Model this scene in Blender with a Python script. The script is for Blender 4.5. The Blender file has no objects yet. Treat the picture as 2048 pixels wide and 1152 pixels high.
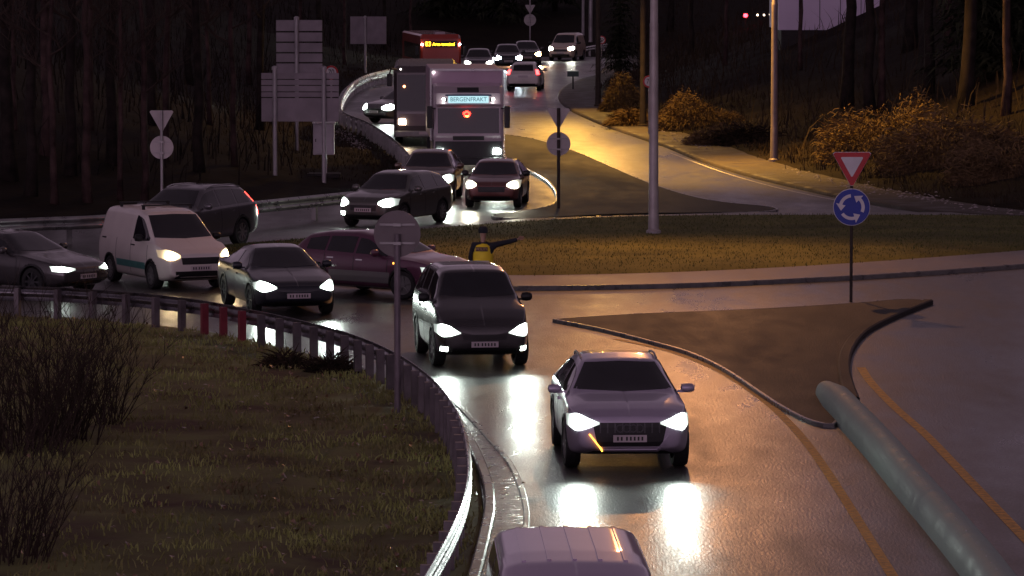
import bpy, bmesh, math, random
import numpy as np
from mathutils import Vector, Matrix
from mathutils.bvhtree import BVHTree

scene = bpy.context.scene
COL = scene.collection
rnd = random.Random(7)
rad = math.radians

# ------------------------------------------------------------------ camera
FPX, CAMH, HORIZON = 9000.0, 8.3, -128.0
PITCH = math.atan((576 - HORIZON) / FPX)
cam_data = bpy.data.cameras.new('camera')
cam = bpy.data.objects.new('camera', cam_data)
COL.objects.link(cam)
cam.location = (0, 0, CAMH)
cam.rotation_euler = (math.pi / 2 - PITCH, 0, 0)
cam_data.sensor_width = 36.0
cam_data.lens = FPX / 2048 * 36.0
cam_data.clip_start = 1.0
cam_data.clip_end = 6000
scene.camera = cam

# ------------------------------------------------------------------ world, moonless glow, exposure
world = bpy.data.worlds.new('World')
scene.world = world
world.use_nodes = True
wn, wl = world.node_tree.nodes, world.node_tree.links
wn.clear()
sky = wn.new('ShaderNodeTexSky')
sky.sky_type = 'NISHITA'
sky.sun_disc = False
sky.sun_elevation = rad(4)
sky.sun_rotation = rad(200)
bw = wn.new('ShaderNodeRGBToBW')
wl.new(sky.outputs[0], bw.inputs[0])
tint = wn.new('ShaderNodeVectorMath'); tint.operation = 'SCALE'
tint.inputs[0].default_value = (0.80, 0.57, 0.76)      # purple town glow on low cloud
wl.new(bw.outputs[0], tint.inputs['Scale'])
bgn = wn.new('ShaderNodeBackground')
SKY_STRENGTH = 0.088
bgn.inputs['Strength'].default_value = SKY_STRENGTH
wl.new(tint.outputs[0], bgn.inputs['Color'])
wo = wn.new('ShaderNodeOutputWorld')
wl.new(bgn.outputs[0], wo.inputs[0])

night_fill_d = bpy.data.lights.new('night_fill', 'SUN')  # added purple fill for soft form shading, no such source at night
night_fill_d.energy = 0.02
night_fill_d.angle = rad(40)
night_fill_d.color = (0.8, 0.6, 1.0)
night_fill = bpy.data.objects.new('night_fill', night_fill_d)
night_fill.rotation_euler = (rad(40), 0, rad(-20))
COL.objects.link(night_fill)

scene.view_settings.view_transform = 'Standard'
scene.view_settings.look = 'None'
scene.view_settings.exposure = 0.6
scene.view_settings.gamma = 1.0
scene.cycles.use_denoising = True
scene.cycles.sample_clamp_indirect = 3.0
scene.cycles.sample_clamp_direct = 0.0
scene.cycles.max_bounces = 5
scene.cycles.diffuse_bounces = 2
scene.cycles.glossy_bounces = 3
scene.cycles.caustics_reflective = False
scene.cycles.caustics_refractive = False

# ------------------------------------------------------------------ helpers
cp, sp = math.cos(PITCH), math.sin(PITCH)


def ray(px, py):
    u, v = (px - 1024) / FPX, (576 - py) / FPX
    return Vector((u, cp + v * sp, -sp + v * cp))


def G(px, py, z=0.0):
    """point of height z seen at pixel (px, py) of the 2048-wide photograph"""
    d = ray(px, py)
    t = (z - CAMH) / d.z
    return Vector((d.x * t, d.y * t, z))


def at_depth(px, py, Y):
    d = ray(px, py)
    t = Y / d.y
    return Vector((d.x * t, Y, CAMH + d.z * t))


class MB:
    def __init__(self):
        self.v, self.f = [], []

    def add(self, vs, fs):
        o = len(self.v)
        self.v += [tuple(p) for p in vs]
        self.f += [tuple(i + o for i in f) for f in fs]
        return self

    def box(self, c, s, M=None):
        x, y, z = (k / 2 for k in s)
        vs = [Vector((sx * x, sy * y, sz * z)) for sx in (-1, 1) for sy in (-1, 1) for sz in (-1, 1)]
        if M is not None:
            vs = [M @ v for v in vs]
        vs = [v + Vector(c) for v in vs]
        return self.add(vs, [(0, 1, 3, 2), (4, 6, 7, 5), (0, 4, 5, 1), (2, 3, 7, 6), (0, 2, 6, 4), (1, 5, 7, 3)])

    def tube(self, pts, rs, n=8, cap=True):
        pts = [Vector(p) for p in pts]
        if not hasattr(rs, '__len__'):
            rs = [rs] * len(pts)
        vs, fs = [], []
        for i, p in enumerate(pts):
            t = (pts[min(i + 1, len(pts) - 1)] - pts[max(i - 1, 0)]).normalized()
            a = t.orthogonal().normalized() if abs(t.z) < .95 else Vector((1, 0, 0))
            a = (a - t * a.dot(t)).normalized()
            b = t.cross(a)
            for k in range(n):
                w = 2 * math.pi * k / n
                vs.append(p + (a * math.cos(w) + b * math.sin(w)) * rs[i])
        for i in range(len(pts) - 1):
            for k in range(n):
                k2 = (k + 1) % n
                fs.append((i * n + k, i * n + k2, (i + 1) * n + k2, (i + 1) * n + k))
        if cap:
            fs.append(tuple(range(n))[::-1])
            fs.append(tuple((len(pts) - 1) * n + k for k in range(n)))
        return self.add(vs, fs)

    def lathe(self, prof, n=24, axis='x', c=(0, 0, 0), closed=False):
        """profile of (radius, along-axis) pairs"""
        vs, fs = [], []
        for r, a in prof:
            for k in range(n):
                w = 2 * math.pi * k / n
                p = (a, r * math.cos(w), r * math.sin(w))
                if axis == 'y':
                    p = (r * math.cos(w), a, r * math.sin(w))
                if axis == 'z':
                    p = (r * math.cos(w), r * math.sin(w), a)
                vs.append(Vector(p) + Vector(c))
        m = len(prof)
        for i in range(m if closed else m - 1):
            for k in range(n):
                k2, i2 = (k + 1) % n, (i + 1) % m
                fs.append((i * n + k, i * n + k2, i2 * n + k2, i2 * n + k))
        if not closed:
            fs.append(tuple(range(n))[::-1])
            fs.append(tuple((m - 1) * n + k for k in range(n)))
        return self.add(vs, fs)

    def plate(self, poly, y0, y1):
        """prism of a polygon in (x, z) from y0 to y1"""
        n = len(poly)
        vs = [(x, y0, z) for x, z in poly] + [(x, y1, z) for x, z in poly]
        fs = [tuple(range(n)), tuple(range(2 * n - 1, n - 1, -1))]
        for i in range(n):
            j = (i + 1) % n
            fs.append((i, j, n + j, n + i))
        return self.add(vs, fs)

    def build(self, name, mat, parent=None, smooth=False, bevel=0, auto=None):
        me = bpy.data.meshes.new(name)
        me.from_pydata(self.v, [], self.f)
        bm = bmesh.new()
        bm.from_mesh(me)
        if bevel:
            bmesh.ops.bevel(bm, geom=list(bm.edges), offset=bevel, segments=2, affect='EDGES', profile=.6)
        bmesh.ops.recalc_face_normals(bm, faces=bm.faces)
        bm.to_mesh(me)
        bm.free()
        if smooth:
            for p in me.polygons:
                p.use_smooth = True
            if auto:
                try:
                    me.set_sharp_from_angle(angle=rad(auto))
                except Exception:
                    pass
        if mat:
            me.materials.append(mat)
        o = bpy.data.objects.new(name, me)
        COL.objects.link(o)
        if parent:
            o.parent = parent
        return o


def tag(o, label, cat, group=None):
    o['label'] = label
    o['category'] = cat
    if group:
        o['group'] = group
    return o


def thing(name, label, cat, loc=(0, 0, 0), rz=0.0, group=None):
    o = bpy.data.objects.new(name, None)
    COL.objects.link(o)
    o.location = loc
    o.rotation_euler = (0, 0, rz)
    o.empty_display_size = .3
    return tag(o, label, cat, group)


def kind(o, k):
    o['kind'] = k
    return o


def dup(root, loc=None, rz=None, label=None):
    r = root.copy()
    COL.objects.link(r)
    if loc is not None:
        r.location = loc
    if rz is not None:
        r.rotation_euler = (0, 0, rz)
    if label:
        r['label'] = label
    for ch in root.children:
        c = ch.copy()
        COL.objects.link(c)
        c.parent = r
        for g in ch.children:
            d = g.copy()
            COL.objects.link(d)
            d.parent = c
    return r


def catmull(pts, n):
    """n points evenly spaced along a smooth curve through pts (any dimension)"""
    P = np.array([tuple(p) for p in pts], float)
    if len(P) > 2:
        Q = np.vstack([2 * P[0] - P[1], P, 2 * P[-1] - P[-2]])
        out = []
        for i in range(1, len(Q) - 2):
            for t in np.linspace(0, 1, 16, endpoint=False):
                a, b, c, d = Q[i - 1], Q[i], Q[i + 1], Q[i + 2]
                out.append(.5 * (2 * b + (c - a) * t + (2 * a - 5 * b + 4 * c - d) * t * t + (3 * b - a - 3 * c + d) * t ** 3))
        out.append(P[-1])
        P = np.array(out)
    s = np.r_[0, np.cumsum(np.linalg.norm(np.diff(P, axis=0), axis=1))]
    u = np.linspace(0, s[-1], n)
    return np.stack([np.interp(u, s, P[:, k]) for k in range(P.shape[1])], 1)


def resample(pts, n):
    P = np.array(pts, float)
    if len(P) == 1:
        return np.repeat(P, n, 0)
    s = np.r_[0, np.cumsum(np.linalg.norm(np.diff(P, axis=0), axis=1))]
    if s[-1] == 0:
        return np.repeat(P[:1], n, 0)
    u = np.linspace(0, s[-1], n)
    return np.stack([np.interp(u, s, P[:, k]) for k in range(P.shape[1])], 1)


# ------------------------------------------------------------------ materials
def mat(name, col, rough=.6, metal=0.0, var=0.0, scale=4.0, bump=0.0, bscale=None, coat=0.0, spec=.5, rvar=0.0, col2=None, detail=6, stretch=None):
    m = bpy.data.materials.new(name)
    m.use_nodes = True
    nt = m.node_tree
    b = nt.nodes['Principled BSDF']
    b.inputs['Roughness'].default_value = rough
    b.inputs['Metallic'].default_value = metal
    b.inputs['Specular IOR Level'].default_value = spec
    b.inputs['Coat Weight'].default_value = coat
    b.inputs['Coat Roughness'].default_value = .06
    tc = nt.nodes.new('ShaderNodeNewGeometry') if stretch != 'obj' else nt.nodes.new('ShaderNodeTexCoord')
    src = tc.outputs['Position'] if stretch != 'obj' else tc.outputs['Object']
    nz = nt.nodes.new('ShaderNodeTexNoise')
    nz.inputs['Scale'].default_value = scale
    nz.inputs['Detail'].default_value = detail
    nt.links.new(src, nz.inputs['Vector'])
    mx = nt.nodes.new('ShaderNodeMixRGB')
    c2 = col2 or tuple(max(0, c * (1 - var)) for c in col)
    c1 = col if col2 else tuple(min(1, c * (1 + var)) for c in col)
    mx.inputs[1].default_value = (*c2, 1)
    mx.inputs[2].default_value = (*c1, 1)
    ramp = nt.nodes.new('ShaderNodeMapRange')
    ramp.inputs['From Min'].default_value = .3
    ramp.inputs['From Max'].default_value = .7
    nt.links.new(nz.outputs['Fac'], ramp.inputs[0])
    nt.links.new(ramp.outputs[0], mx.inputs[0])
    nt.links.new(mx.outputs[0], b.inputs['Base Color'])
    if rvar:
        rr = nt.nodes.new('ShaderNodeMapRange')
        rr.inputs['From Min'].default_value = .3
        rr.inputs['From Max'].default_value = .7
        rr.inputs['To Min'].default_value = max(.02, rough - rvar)
        rr.inputs['To Max'].default_value = min(1, rough + rvar)
        nt.links.new(nz.outputs['Fac'], rr.inputs[0])
        nt.links.new(rr.outputs[0], b.inputs['Roughness'])
    if bump:
        n2 = nt.nodes.new('ShaderNodeTexNoise')
        n2.inputs['Scale'].default_value = bscale or scale * 4
        n2.inputs['Detail'].default_value = 3
        nt.links.new(src, n2.inputs['Vector'])
        bp = nt.nodes.new('ShaderNodeBump')
        bp.inputs['Strength'].default_value = bump
        bp.inputs['Distance'].default_value = .02
        nt.links.new(n2.outputs['Fac'], bp.inputs['Height'])
        nt.links.new(bp.outputs[0], b.inputs['Normal'])
    return m


def emit(name, col, strength):
    m = bpy.data.materials.new(name)
    m.use_nodes = True
    nt = m.node_tree
    b = nt.nodes['Principled BSDF']
    b.inputs['Base Color'].default_value = (.3, .3, .3, 1)
    b.inputs['Emission Color'].default_value = (*col, 1)
    b.inputs['Emission Strength'].default_value = strength
    return m


def road_material(name, c1, c2, r0, r1, bump=.35, sheen=.5):
    """wet asphalt: large worn patches and wheel tracks, puddled sheen, grit that sparkles"""
    m = bpy.data.materials.new(name)
    m.use_nodes = True
    nt = m.node_tree
    L = nt.links.new
    b = nt.nodes['Principled BSDF']
    b.inputs['Specular IOR Level'].default_value = sheen
    pos = nt.nodes.new('ShaderNodeNewGeometry')

    def noise(scale, stretch, detail):
        mp = nt.nodes.new('ShaderNodeVectorMath'); mp.operation = 'MULTIPLY'
        mp.inputs[1].default_value = stretch
        L(pos.outputs['Position'], mp.inputs[0])
        n = nt.nodes.new('ShaderNodeTexNoise')
        n.inputs['Scale'].default_value = scale
        n.inputs['Detail'].default_value = detail
        L(mp.outputs[0], n.inputs['Vector'])
        return n.outputs['Fac']

    def math_(op, a, bb, c=None):
        n = nt.nodes.new('ShaderNodeMath'); n.operation = op
        for k, v in enumerate((a, bb, c)):
            if v is None:
                continue
            if isinstance(v, (int, float)):
                n.inputs[k].default_value = v
            else:
                L(v, n.inputs[k])
        return n.outputs[0]
    big = noise(.25, (1.5, .30, 1), 6)
    mid = noise(2.2, (1.0, .25, 1), 7)
    grit = noise(24, (1.0, .22, 1), 3)
    fine = noise(46, (1, .5, 1), 2)
    wet = math_('ADD', math_('MULTIPLY', big, .5), math_('ADD', math_('MULTIPLY', mid, .3), math_('MULTIPLY', grit, .2)))
    mr = nt.nodes.new('ShaderNodeMapRange')
    mr.inputs['From Min'].default_value = .36; mr.inputs['From Max'].default_value = .64
    mr.inputs['To Min'].default_value = r0; mr.inputs['To Max'].default_value = r1
    L(wet, mr.inputs[0]); L(mr.outputs[0], b.inputs['Roughness'])
    mx = nt.nodes.new('ShaderNodeMixRGB')
    mx.inputs[1].default_value = (*c1, 1); mx.inputs[2].default_value = (*c2, 1)
    cr = nt.nodes.new('ShaderNodeMapRange')
    cr.inputs['From Min'].default_value = .35; cr.inputs['From Max'].default_value = .65
    L(math_('ADD', math_('MULTIPLY', mid, .5), math_('MULTIPLY', grit, .5)), cr.inputs[0])
    L(cr.outputs[0], mx.inputs[0]); L(mx.outputs[0], b.inputs['Base Color'])
    bp = nt.nodes.new('ShaderNodeBump'); bp.inputs['Strength'].default_value = bump; bp.inputs['Distance'].default_value = .012
    L(math_('ADD', grit, math_('MULTIPLY', fine, .6)), bp.inputs['Height']); L(bp.outputs[0], b.inputs['Normal'])
    return m


M = {}
M['asphalt'] = road_material('wet_asphalt', (.030, .028, .028), (.070, .064, .062), .24, .50, .5)
M['island_asphalt'] = road_material('island_asphalt', (.022, .020, .020), (.042, .037, .035), .60, .80, .5, .25)
M['apron'] = road_material('apron_stone', (.10, .09, .085), (.17, .155, .15), .35, .55, .4)
M['kerb'] = mat('kerb_stone', (.13, .125, .12), .35, var=.4, scale=3, bump=.4, bscale=25, rvar=.15)
M['kerb_smooth'] = mat('kerb_smooth', (.16, .15, .145), .30, var=.2, scale=2, bump=.15, bscale=25, rvar=.08)
M['kerb_dark'] = mat('wet_dark_kerb', (.06, .056, .054), .32, var=.2, scale=1.5, bump=.12, bscale=25, rvar=.06)
M['gutter'] = mat('gutter_slab', (.11, .11, .10), .33, var=.4, scale=5, bump=.5, bscale=30, rvar=.15)
M['yellow_paint'] = mat('yellow_paint', (.80, .36, .04), .6, var=.45, scale=9, bump=.2, bscale=60)
M['white_paint'] = mat('white_paint', (.55, .53, .5), .45, var=.45, scale=9, bump=.2, bscale=60)
M['soil'] = mat('soil_grass', (.24, .25, .095), .9, scale=.6, bump=1.0, bscale=9, col2=(.10, .068, .045), spec=.2)
M['mown'] = mat('mown_grass', (.15, .145, .035), .85, scale=.5, bump=.9, bscale=14, col2=(.075, .075, .02), spec=.2)
M['hill'] = mat('hill_ground', (.022, .016, .010), .95, scale=.4, bump=1.0, bscale=4, col2=(.010, .007, .005), spec=.1)
M['dirt'] = mat('verge_dirt', (.075, .058, .045), .7, scale=1.2, bump=.8, bscale=8, col2=(.03, .022, .018), rvar=.2)
M['blade'] = mat('grass_blade', (.40, .44, .14), .7, scale=.45, col2=(.15, .11, .055), spec=.3)
M['blade_mown'] = mat('mown_blade', (.085, .10, .03), .75, scale=.7, col2=(.055, .06, .02), spec=.3)
M['dry'] = mat('dry_grass', (.20, .135, .055), .85, scale=1.2, col2=(.12, .075, .032), spec=.2)
M['dry_dark'] = mat('dark_scrub', (.055, .037, .022), .8, scale=1.6, col2=(.018, .012, .008), spec=.2)
M['bark'] = mat('bark', (.02, .015, .013), .9, scale=3, var=.5, bump=.8, bscale=20, spec=.2)
M['bark_pale'] = mat('pale_bark', (.05, .03, .028), .85, scale=2.5, var=.6, bump=.6, bscale=14, spec=.2)
M['twig'] = mat('twig', (.05, .035, .028), .9, scale=3, var=.4, spec=.2)
M['needle'] = mat('needle', (.03, .034, .018), .85, scale=2, var=.6, spec=.2)
M['seam'] = mat('tar_seam', (.012, .012, .012), .22, var=.3, scale=6)
M['galv'] = mat('galvanised_steel', (.42, .42, .42), .32, .85, var=.25, scale=2.5, rvar=.12, bump=.05, bscale=20)
M['galv_old'] = mat('dull_steel', (.30, .29, .29), .42, .6, var=.3, scale=2, rvar=.1)
M['pole'] = mat('painted_pole', (.36, .34, .35), .45, .2, var=.2, scale=2, bump=.1, bscale=25)
M['wood_pole'] = mat('tarred_wood', (.035, .026, .02), .8, var=.4, scale=3, bump=.5, bscale=20)
M['sign_back'] = mat('sign_back', (.36, .33, .33), .5, .3, var=.15, scale=2)
M['sign_red'] = mat('sign_red', (.45, .015, .02), .4, var=.1)
M['sign_white'] = mat('sign_white', (.62, .6, .62), .4, var=.08)
M['sign_blue'] = mat('sign_blue', (.01, .03, .30), .4, var=.1)
M['sign_dark'] = mat('sign_dark_green', (.012, .05, .04), .4, var=.2)
M['black'] = mat('black_plastic', (.012, .012, .013), .45, var=.3, scale=9)
M['letter'] = mat('letter_ink', (.02, .02, .02), .5)
M['tyre'] = mat('tyre_rubber', (.014, .014, .014), .6, var=.3, scale=20, bump=.2, bscale=60, stretch='obj')
M['rim'] = mat('alloy_rim', (.42, .42, .42), .3, .8, var=.15)
M['rim_dark'] = mat('dark_rim', (.08, .08, .085), .35, .7, var=.15)
M['glass'] = mat('car_glass', (.016, .016, .02), .06, coat=.4, var=.2, spec=.7)
M['chrome'] = mat('chrome', (.6, .6, .6), .15, 1)
M['plate'] = mat('plate', (.55, .48, .50), .45, var=.08)
M['concrete'] = mat('barrier_concrete', (.32, .43, .37), .65, var=.10, scale=2.5, bump=.15, bscale=30, rvar=.1)
M['board_back'] = mat('board_back', (.22, .19, .21), .55, .2, var=.15, scale=2)
M['cabinet'] = mat('cabinet_grey', (.46, .42, .46), .5, var=.08)
M['hall'] = mat('white_cladding', (.62, .52, .68), .6, var=.06, scale=.6)
M['hall_dark'] = mat('dark_plinth', (.02, .016, .016), .8, var=.3)


def paint(name, col, metal=.25, rough=.32):
    return mat(name, col, rough, metal, var=.06, scale=1.2, coat=.8, stretch='obj')


# ------------------------------------------------------------------ ground: roads, verges, hills
GROUND = []      # (verts, faces) for ray casting pixels to the ground


def sheet_from_loft(name, rows, material, smooth=True, k='structure'):
    """rows: list of equally long point lists"""
    n = len(rows[0])
    vs, fs = [], []
    for r in rows:
        vs += [tuple(p) for p in r]
    for i in range(len(rows) - 1):
        for j in range(n - 1):
            fs.append((i * n + j, i * n + j + 1, (i + 1) * n + j + 1, (i + 1) * n + j))
    mb = MB().add(vs, fs)
    o = mb.build(name, material, smooth=smooth)
    GROUND.append((vs, fs))
    return kind(o, k)


def vnoise(x, y, s, seed=0):
    """cheap smooth noise of numpy arrays"""
    r = np.random.RandomState(seed)
    out = np.zeros_like(np.asarray(x, float))
    for k in range(6):
        a = r.uniform(0, 2 * math.pi)
        f = (2 * math.pi / s) * r.uniform(.6, 1.9)
        out = out + np.sin((x * math.cos(a) + y * math.sin(a)) * f + r.uniform(0, 6.28)) / 6
    return out


def flat_poly(name, pix, z, material, kerb=None, kerb_mat=None, n=160, close_smooth=True, lift=0.0):
    """a flat sheet whose outline is given in pixels; with kerb = height it becomes a raised slab with a kerb stone edge"""
    pts = [G(px, py, z) for px, py in pix]
    P = catmull(pts + [pts[0]], n)[:-1] if close_smooth else np.array([tuple(p) for p in pts])
    c = P[:, :2].mean(0)
    vs = [tuple(p) for p in P]
    bm = bmesh.new()
    bv = [bm.verts.new(p) for p in vs]
    f = bm.faces.new(bv)
    bmesh.ops.triangulate(bm, faces=[f])
    me = bpy.data.meshes.new(name)
    if kerb:
        m = len(bv)
        low = [bm.verts.new((p[0], p[1], z - kerb)) for p in vs]
        for i in range(m):
            j = (i + 1) % m
            bm.faces.new((bv[i], bv[j], low[j], low[i]))
    bmesh.ops.recalc_face_normals(bm, faces=bm.faces)
    bm.normal_update()
    if sum(fc.normal.z for fc in bm.faces) < 0:
        bmesh.ops.reverse_faces(bm, faces=bm.faces)
    bm.to_mesh(me)
    bm.free()
    me.materials.append(material)
    o = bpy.data.objects.new(name, me)
    COL.objects.link(o)
    GROUND.append((vs, [tuple(p.vertices) for p in me.polygons if max(p.vertices) < len(vs)]))
    return kind(o, 'structure'), P


def ribbon(name, P, w, z, material, h=.0, k='structure'):
    """a strip (h=0) or kerb-like ridge of width w along the polyline P (n x 2 or 3)"""
    P = np.array(P)[:, :2]
    t = np.gradient(P, axis=0)
    t /= np.linalg.norm(t, axis=1)[:, None] + 1e-9
    nrm = np.stack([-t[:, 1], t[:, 0]], 1)
    if h <= 0:
        prof = [(-w / 2, z), (w / 2, z)]
    else:
        prof = [(-w / 2, 0), (-w / 2, z + h * .8), (-w * .35, z + h), (w * .35, z + h), (w / 2, z + h * .8), (w / 2, 0)]
    vs, fs = [], []
    for i in range(len(P)):
        for a, b in prof:
            vs.append((P[i, 0] + nrm[i, 0] * a, P[i, 1] + nrm[i, 1] * a, b))
    m = len(prof)
    for i in range(len(P) - 1):
        for j in range(m - 1):
            fs.append((i * m + j, i * m + j + 1, (i + 1) * m + j + 1, (i + 1) * m + j))
    return kind(MB().add(vs, fs).build(name, material), k)


# far terrain to the horizon, rising behind
def terrain_far():
    xs = np.linspace(-900, 900, 61)
    ys = np.r_[np.linspace(-60, 300, 13), np.linspace(330, 2500, 40)]
    rows = []
    for y in ys:
        h = -0.4 + (0 if y < 320 else min(70, (y - 320) * .12)) + 2.0 * vnoise(xs, np.full_like(xs, y), 90, 3) * (1 if y > 330 else 0)
        rows.append([(x, y, float(hh)) for x, hh in zip(xs, np.broadcast_to(h, xs.shape))])
    return sheet_from_loft('terrain', rows, M['hill'])


terrain_far()

# the road: one wet asphalt sheet under everything
vs, fs = [], []
nx, ny = 40, 80
rx = np.linspace(-45, 60, nx)
ry = np.linspace(30, 400, ny)
for y in ry:
    for x in rx:
        vs.append((x, y, 0.0))
for i in range(ny - 1):
    for j in range(nx - 1):
        fs.append((i * nx + j, i * nx + j + 1, (i + 1) * nx + j + 1, (i + 1) * nx + j))
kind(MB().add(vs, fs).build('road', M['asphalt']), 'structure')
GROUND.append((vs, fs))


def verge(name, edge, dirv, offs, hs, material, n, amp=.06, seed=1, bumps=1.0, col_mid=None):
    """a bank lofted outward from a road edge (world x, y pairs)"""
    E = catmull(edge, n)[:, :2]
    rows = []
    d = np.array(dirv, float)
    d /= np.linalg.norm(d)
    full_o, full_h = [], []
    for a in range(len(offs) - 1):
        m = max(1, int((offs[a + 1] - offs[a]) / (0.35 + .12 * offs[a])))
        for q in range(m):
            t = q / m
            full_o.append(offs[a] * (1 - t) + offs[a + 1] * t)
            full_h.append(hs[a] * (1 - t) + hs[a + 1] * t)
    full_o.append(offs[-1]); full_h.append(hs[-1])
    for o, h in zip(full_o, full_h):
        X = E[:, 0] + d[0] * o
        Y = E[:, 1] + d[1] * o
        k = min(1, o / 1.0)
        z = h + k * (amp * vnoise(X, Y, 3.0, seed) * 1.2 + amp * vnoise(X, Y, .9, seed + 1) + min(o / 30, 2.5) * vnoise(X, Y, 14, seed + 2) * bumps)
        rows.append(list(zip(X, Y, z)))
    return sheet_from_loft(name, rows, material)


def edge_px(px, z=0.0):
    return [tuple(G(a, b, z)[:2]) for a, b in px]


# guard rail line on the near left (traced along the top of its beam)
RAIL_NEAR = [(-260, 566), (-100, 568), (0, 571), (100, 574), (200, 580), (300, 588), (400, 600), (480, 615), (560, 631), (640, 650), (700, 667), (760, 690), (820, 722), (870, 762), (905, 806), (925, 850), (935, 900), (936, 950), (926, 1000), (905, 1052), (880, 1100), (850, 1152), (800, 1230)]
rail_near_xy = [tuple(G(a, b, .75)[:2]) for a, b in RAIL_NEAR]
near_edge = [(x + .25, y + .30) for x, y in rail_near_xy]
verge('grass_verge', near_edge, (-1, -.30), [0, .12, 1.5, 6, 20, 60], [-.02, .06, .10, .22, .45, .8], M['soil'], 260, amp=.05, seed=4, bumps=.25)

# left far side, behind the pale rail and along the on-ramp
LEFT_EDGE = [(-700, 490), (-300, 470), (0, 456), (200, 446), (500, 421), (640, 407), (710, 398), (790, 372), (822, 345), (806, 312), (735, 266), (692, 246), (676, 226), (680, 192), (700, 170), (740, 152), (840, 137), (900, 120), (930, 100), (960, 60)]
left_edge = edge_px(LEFT_EDGE)
verge('forest_bank', left_edge, (-1, .42), [0, .15, .8, 3.5, 7, 13, 30, 80, 300], [-.03, .08, .12, .35, .9, 2.4, 8, 24, 70], M['hill'], 300, amp=.08, seed=9, bumps=.5)

# right side slope
RIGHT_EDGE = [(1215, 20), (1212, 90), (1205, 140), (1160, 158), (1124, 176), (1117, 195), (1138, 216), (1190, 241), (1250, 263), (1330, 290), (1400, 318), (1500, 349), (1600, 373), (1700, 395), (1800, 412), (1900, 425), (2048, 434), (2300, 447), (2700, 462)]
right_edge = edge_px(RIGHT_EDGE, .1)
verge('right_pavement', right_edge, (1, .28), [0, .01, .16, 2.2], [-.02, .10, .13, .15], M['dirt'], 300, amp=.02, seed=21, bumps=.1)
verge('right_slope', [(x + 2.05, y + .57) for x, y in right_edge], (1, .28), [0, .15, 1.5, 4, 9, 20, 60, 300], [.1, .22, .35, .8, 2.4, 7, 22, 80], M['hill'], 300, amp=.10, seed=22, bumps=.7)

# roundabout: stone apron with kerb, then the mown island
APRON = [(360, 520), (470, 530), (600, 551), (720, 565), (850, 572), (1020, 573), (1200, 571), (1400, 566), (1600, 557), (1800, 546), (2048, 528), (2300, 508), (2500, 470), (2300, 438), (2048, 427), (1700, 424), (1300, 426), (1100, 434), (850, 452), (600, 474), (430, 495), (350, 510)]
flat_poly('roundabout_apron', APRON, .10, M['apron'], kerb=.12, n=260)
KERB_A = [G(a, b, .10) for a, b in APRON[1:12]]
ribbon('apron_kerb', catmull(KERB_A, 200), .16, 0, M['kerb'], h=.115)

GRASS_NEAR = [(430, 507), (560, 524), (700, 537), (850, 545), (1020, 549), (1200, 547), (1400, 541), (1600, 531), (1800, 518), (2048, 499), (2300, 477)]
GRASS_FAR = [(400, 502), (560, 484), (700, 472), (850, 459), (1000, 447), (1150, 438), (1300, 433), (1500, 431), (1750, 431), (2048, 434), (2320, 452)]
gn = catmull([G(a, b, .12) for a, b in GRASS_NEAR], 200)
gf = catmull([G(a, b, .12) for a, b in GRASS_FAR], 200)
rows = []
for i in range(41):
    t = i / 40
    X = gn[:, 0] * (1 - t) + gf[:, 0] * t
    Y = gn[:, 1] * (1 - t) + gf[:, 1] * t
    edge = math.sin(math.pi * t) ** .5
    z = .09 + .05 * (edge > 0) + .10 * edge + .02 * vnoise(X, Y, 1.5, 31) * edge
    rows.append(list(zip(X, Y, np.broadcast_to(z, X.shape))))
sheet_from_loft('roundabout_lawn', rows, M['mown'])

# splitter island, near right
ISLAND = [(1108, 638), (1200, 656), (1300, 681), (1380, 704), (1450, 737), (1520, 783), (1560, 809), (1612, 836), (1660, 848), (1676, 838), (1700, 832), (1704, 800), (1690, 762), (1684, 726), (1694, 695), (1722, 664), (1770, 638), (1830, 614), (1853, 601), (1800, 598), (1700, 606), (1500, 618), (1300, 626), (1160, 634)]
_, isl = flat_poly('splitter_island', ISLAND, .07, M['island_asphalt'], kerb=.08, n=260)
ribbon('island_kerb', np.vstack([isl, isl[:1]]), .07, 0, M['kerb_smooth'], h=.074)

RK = catmull([G(a, b, .08) for a, b in [(1856, 602), (1832, 611), (1772, 636), (1724, 662), (1697, 694), (1688, 727), (1693, 762), (1706, 798)]], 80)
ribbon('island_kerb', RK, .24, 0, M['island_asphalt'], h=.12)

# far splitter island
ISLAND2 = [(1008, 268), (1012, 315), (1050, 335), (1090, 357), (1108, 375), (1114, 395), (1100, 410), (1050, 421), (985, 430), (1040, 437), (1250, 431), (1450, 426), (1545, 421), (1540, 413), (1450, 404), (1380, 391), (1300, 366), (1220, 332), (1150, 302), (1070, 278)]
_, isl2 = flat_poly('far_splitter_island', ISLAND2, .10, M['island_asphalt'], kerb=.11, n=260)
ribbon('far_island_kerb', np.vstack([isl2, isl2[:1]]), .08, 0, M['kerb_smooth'], h=.106)

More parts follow.
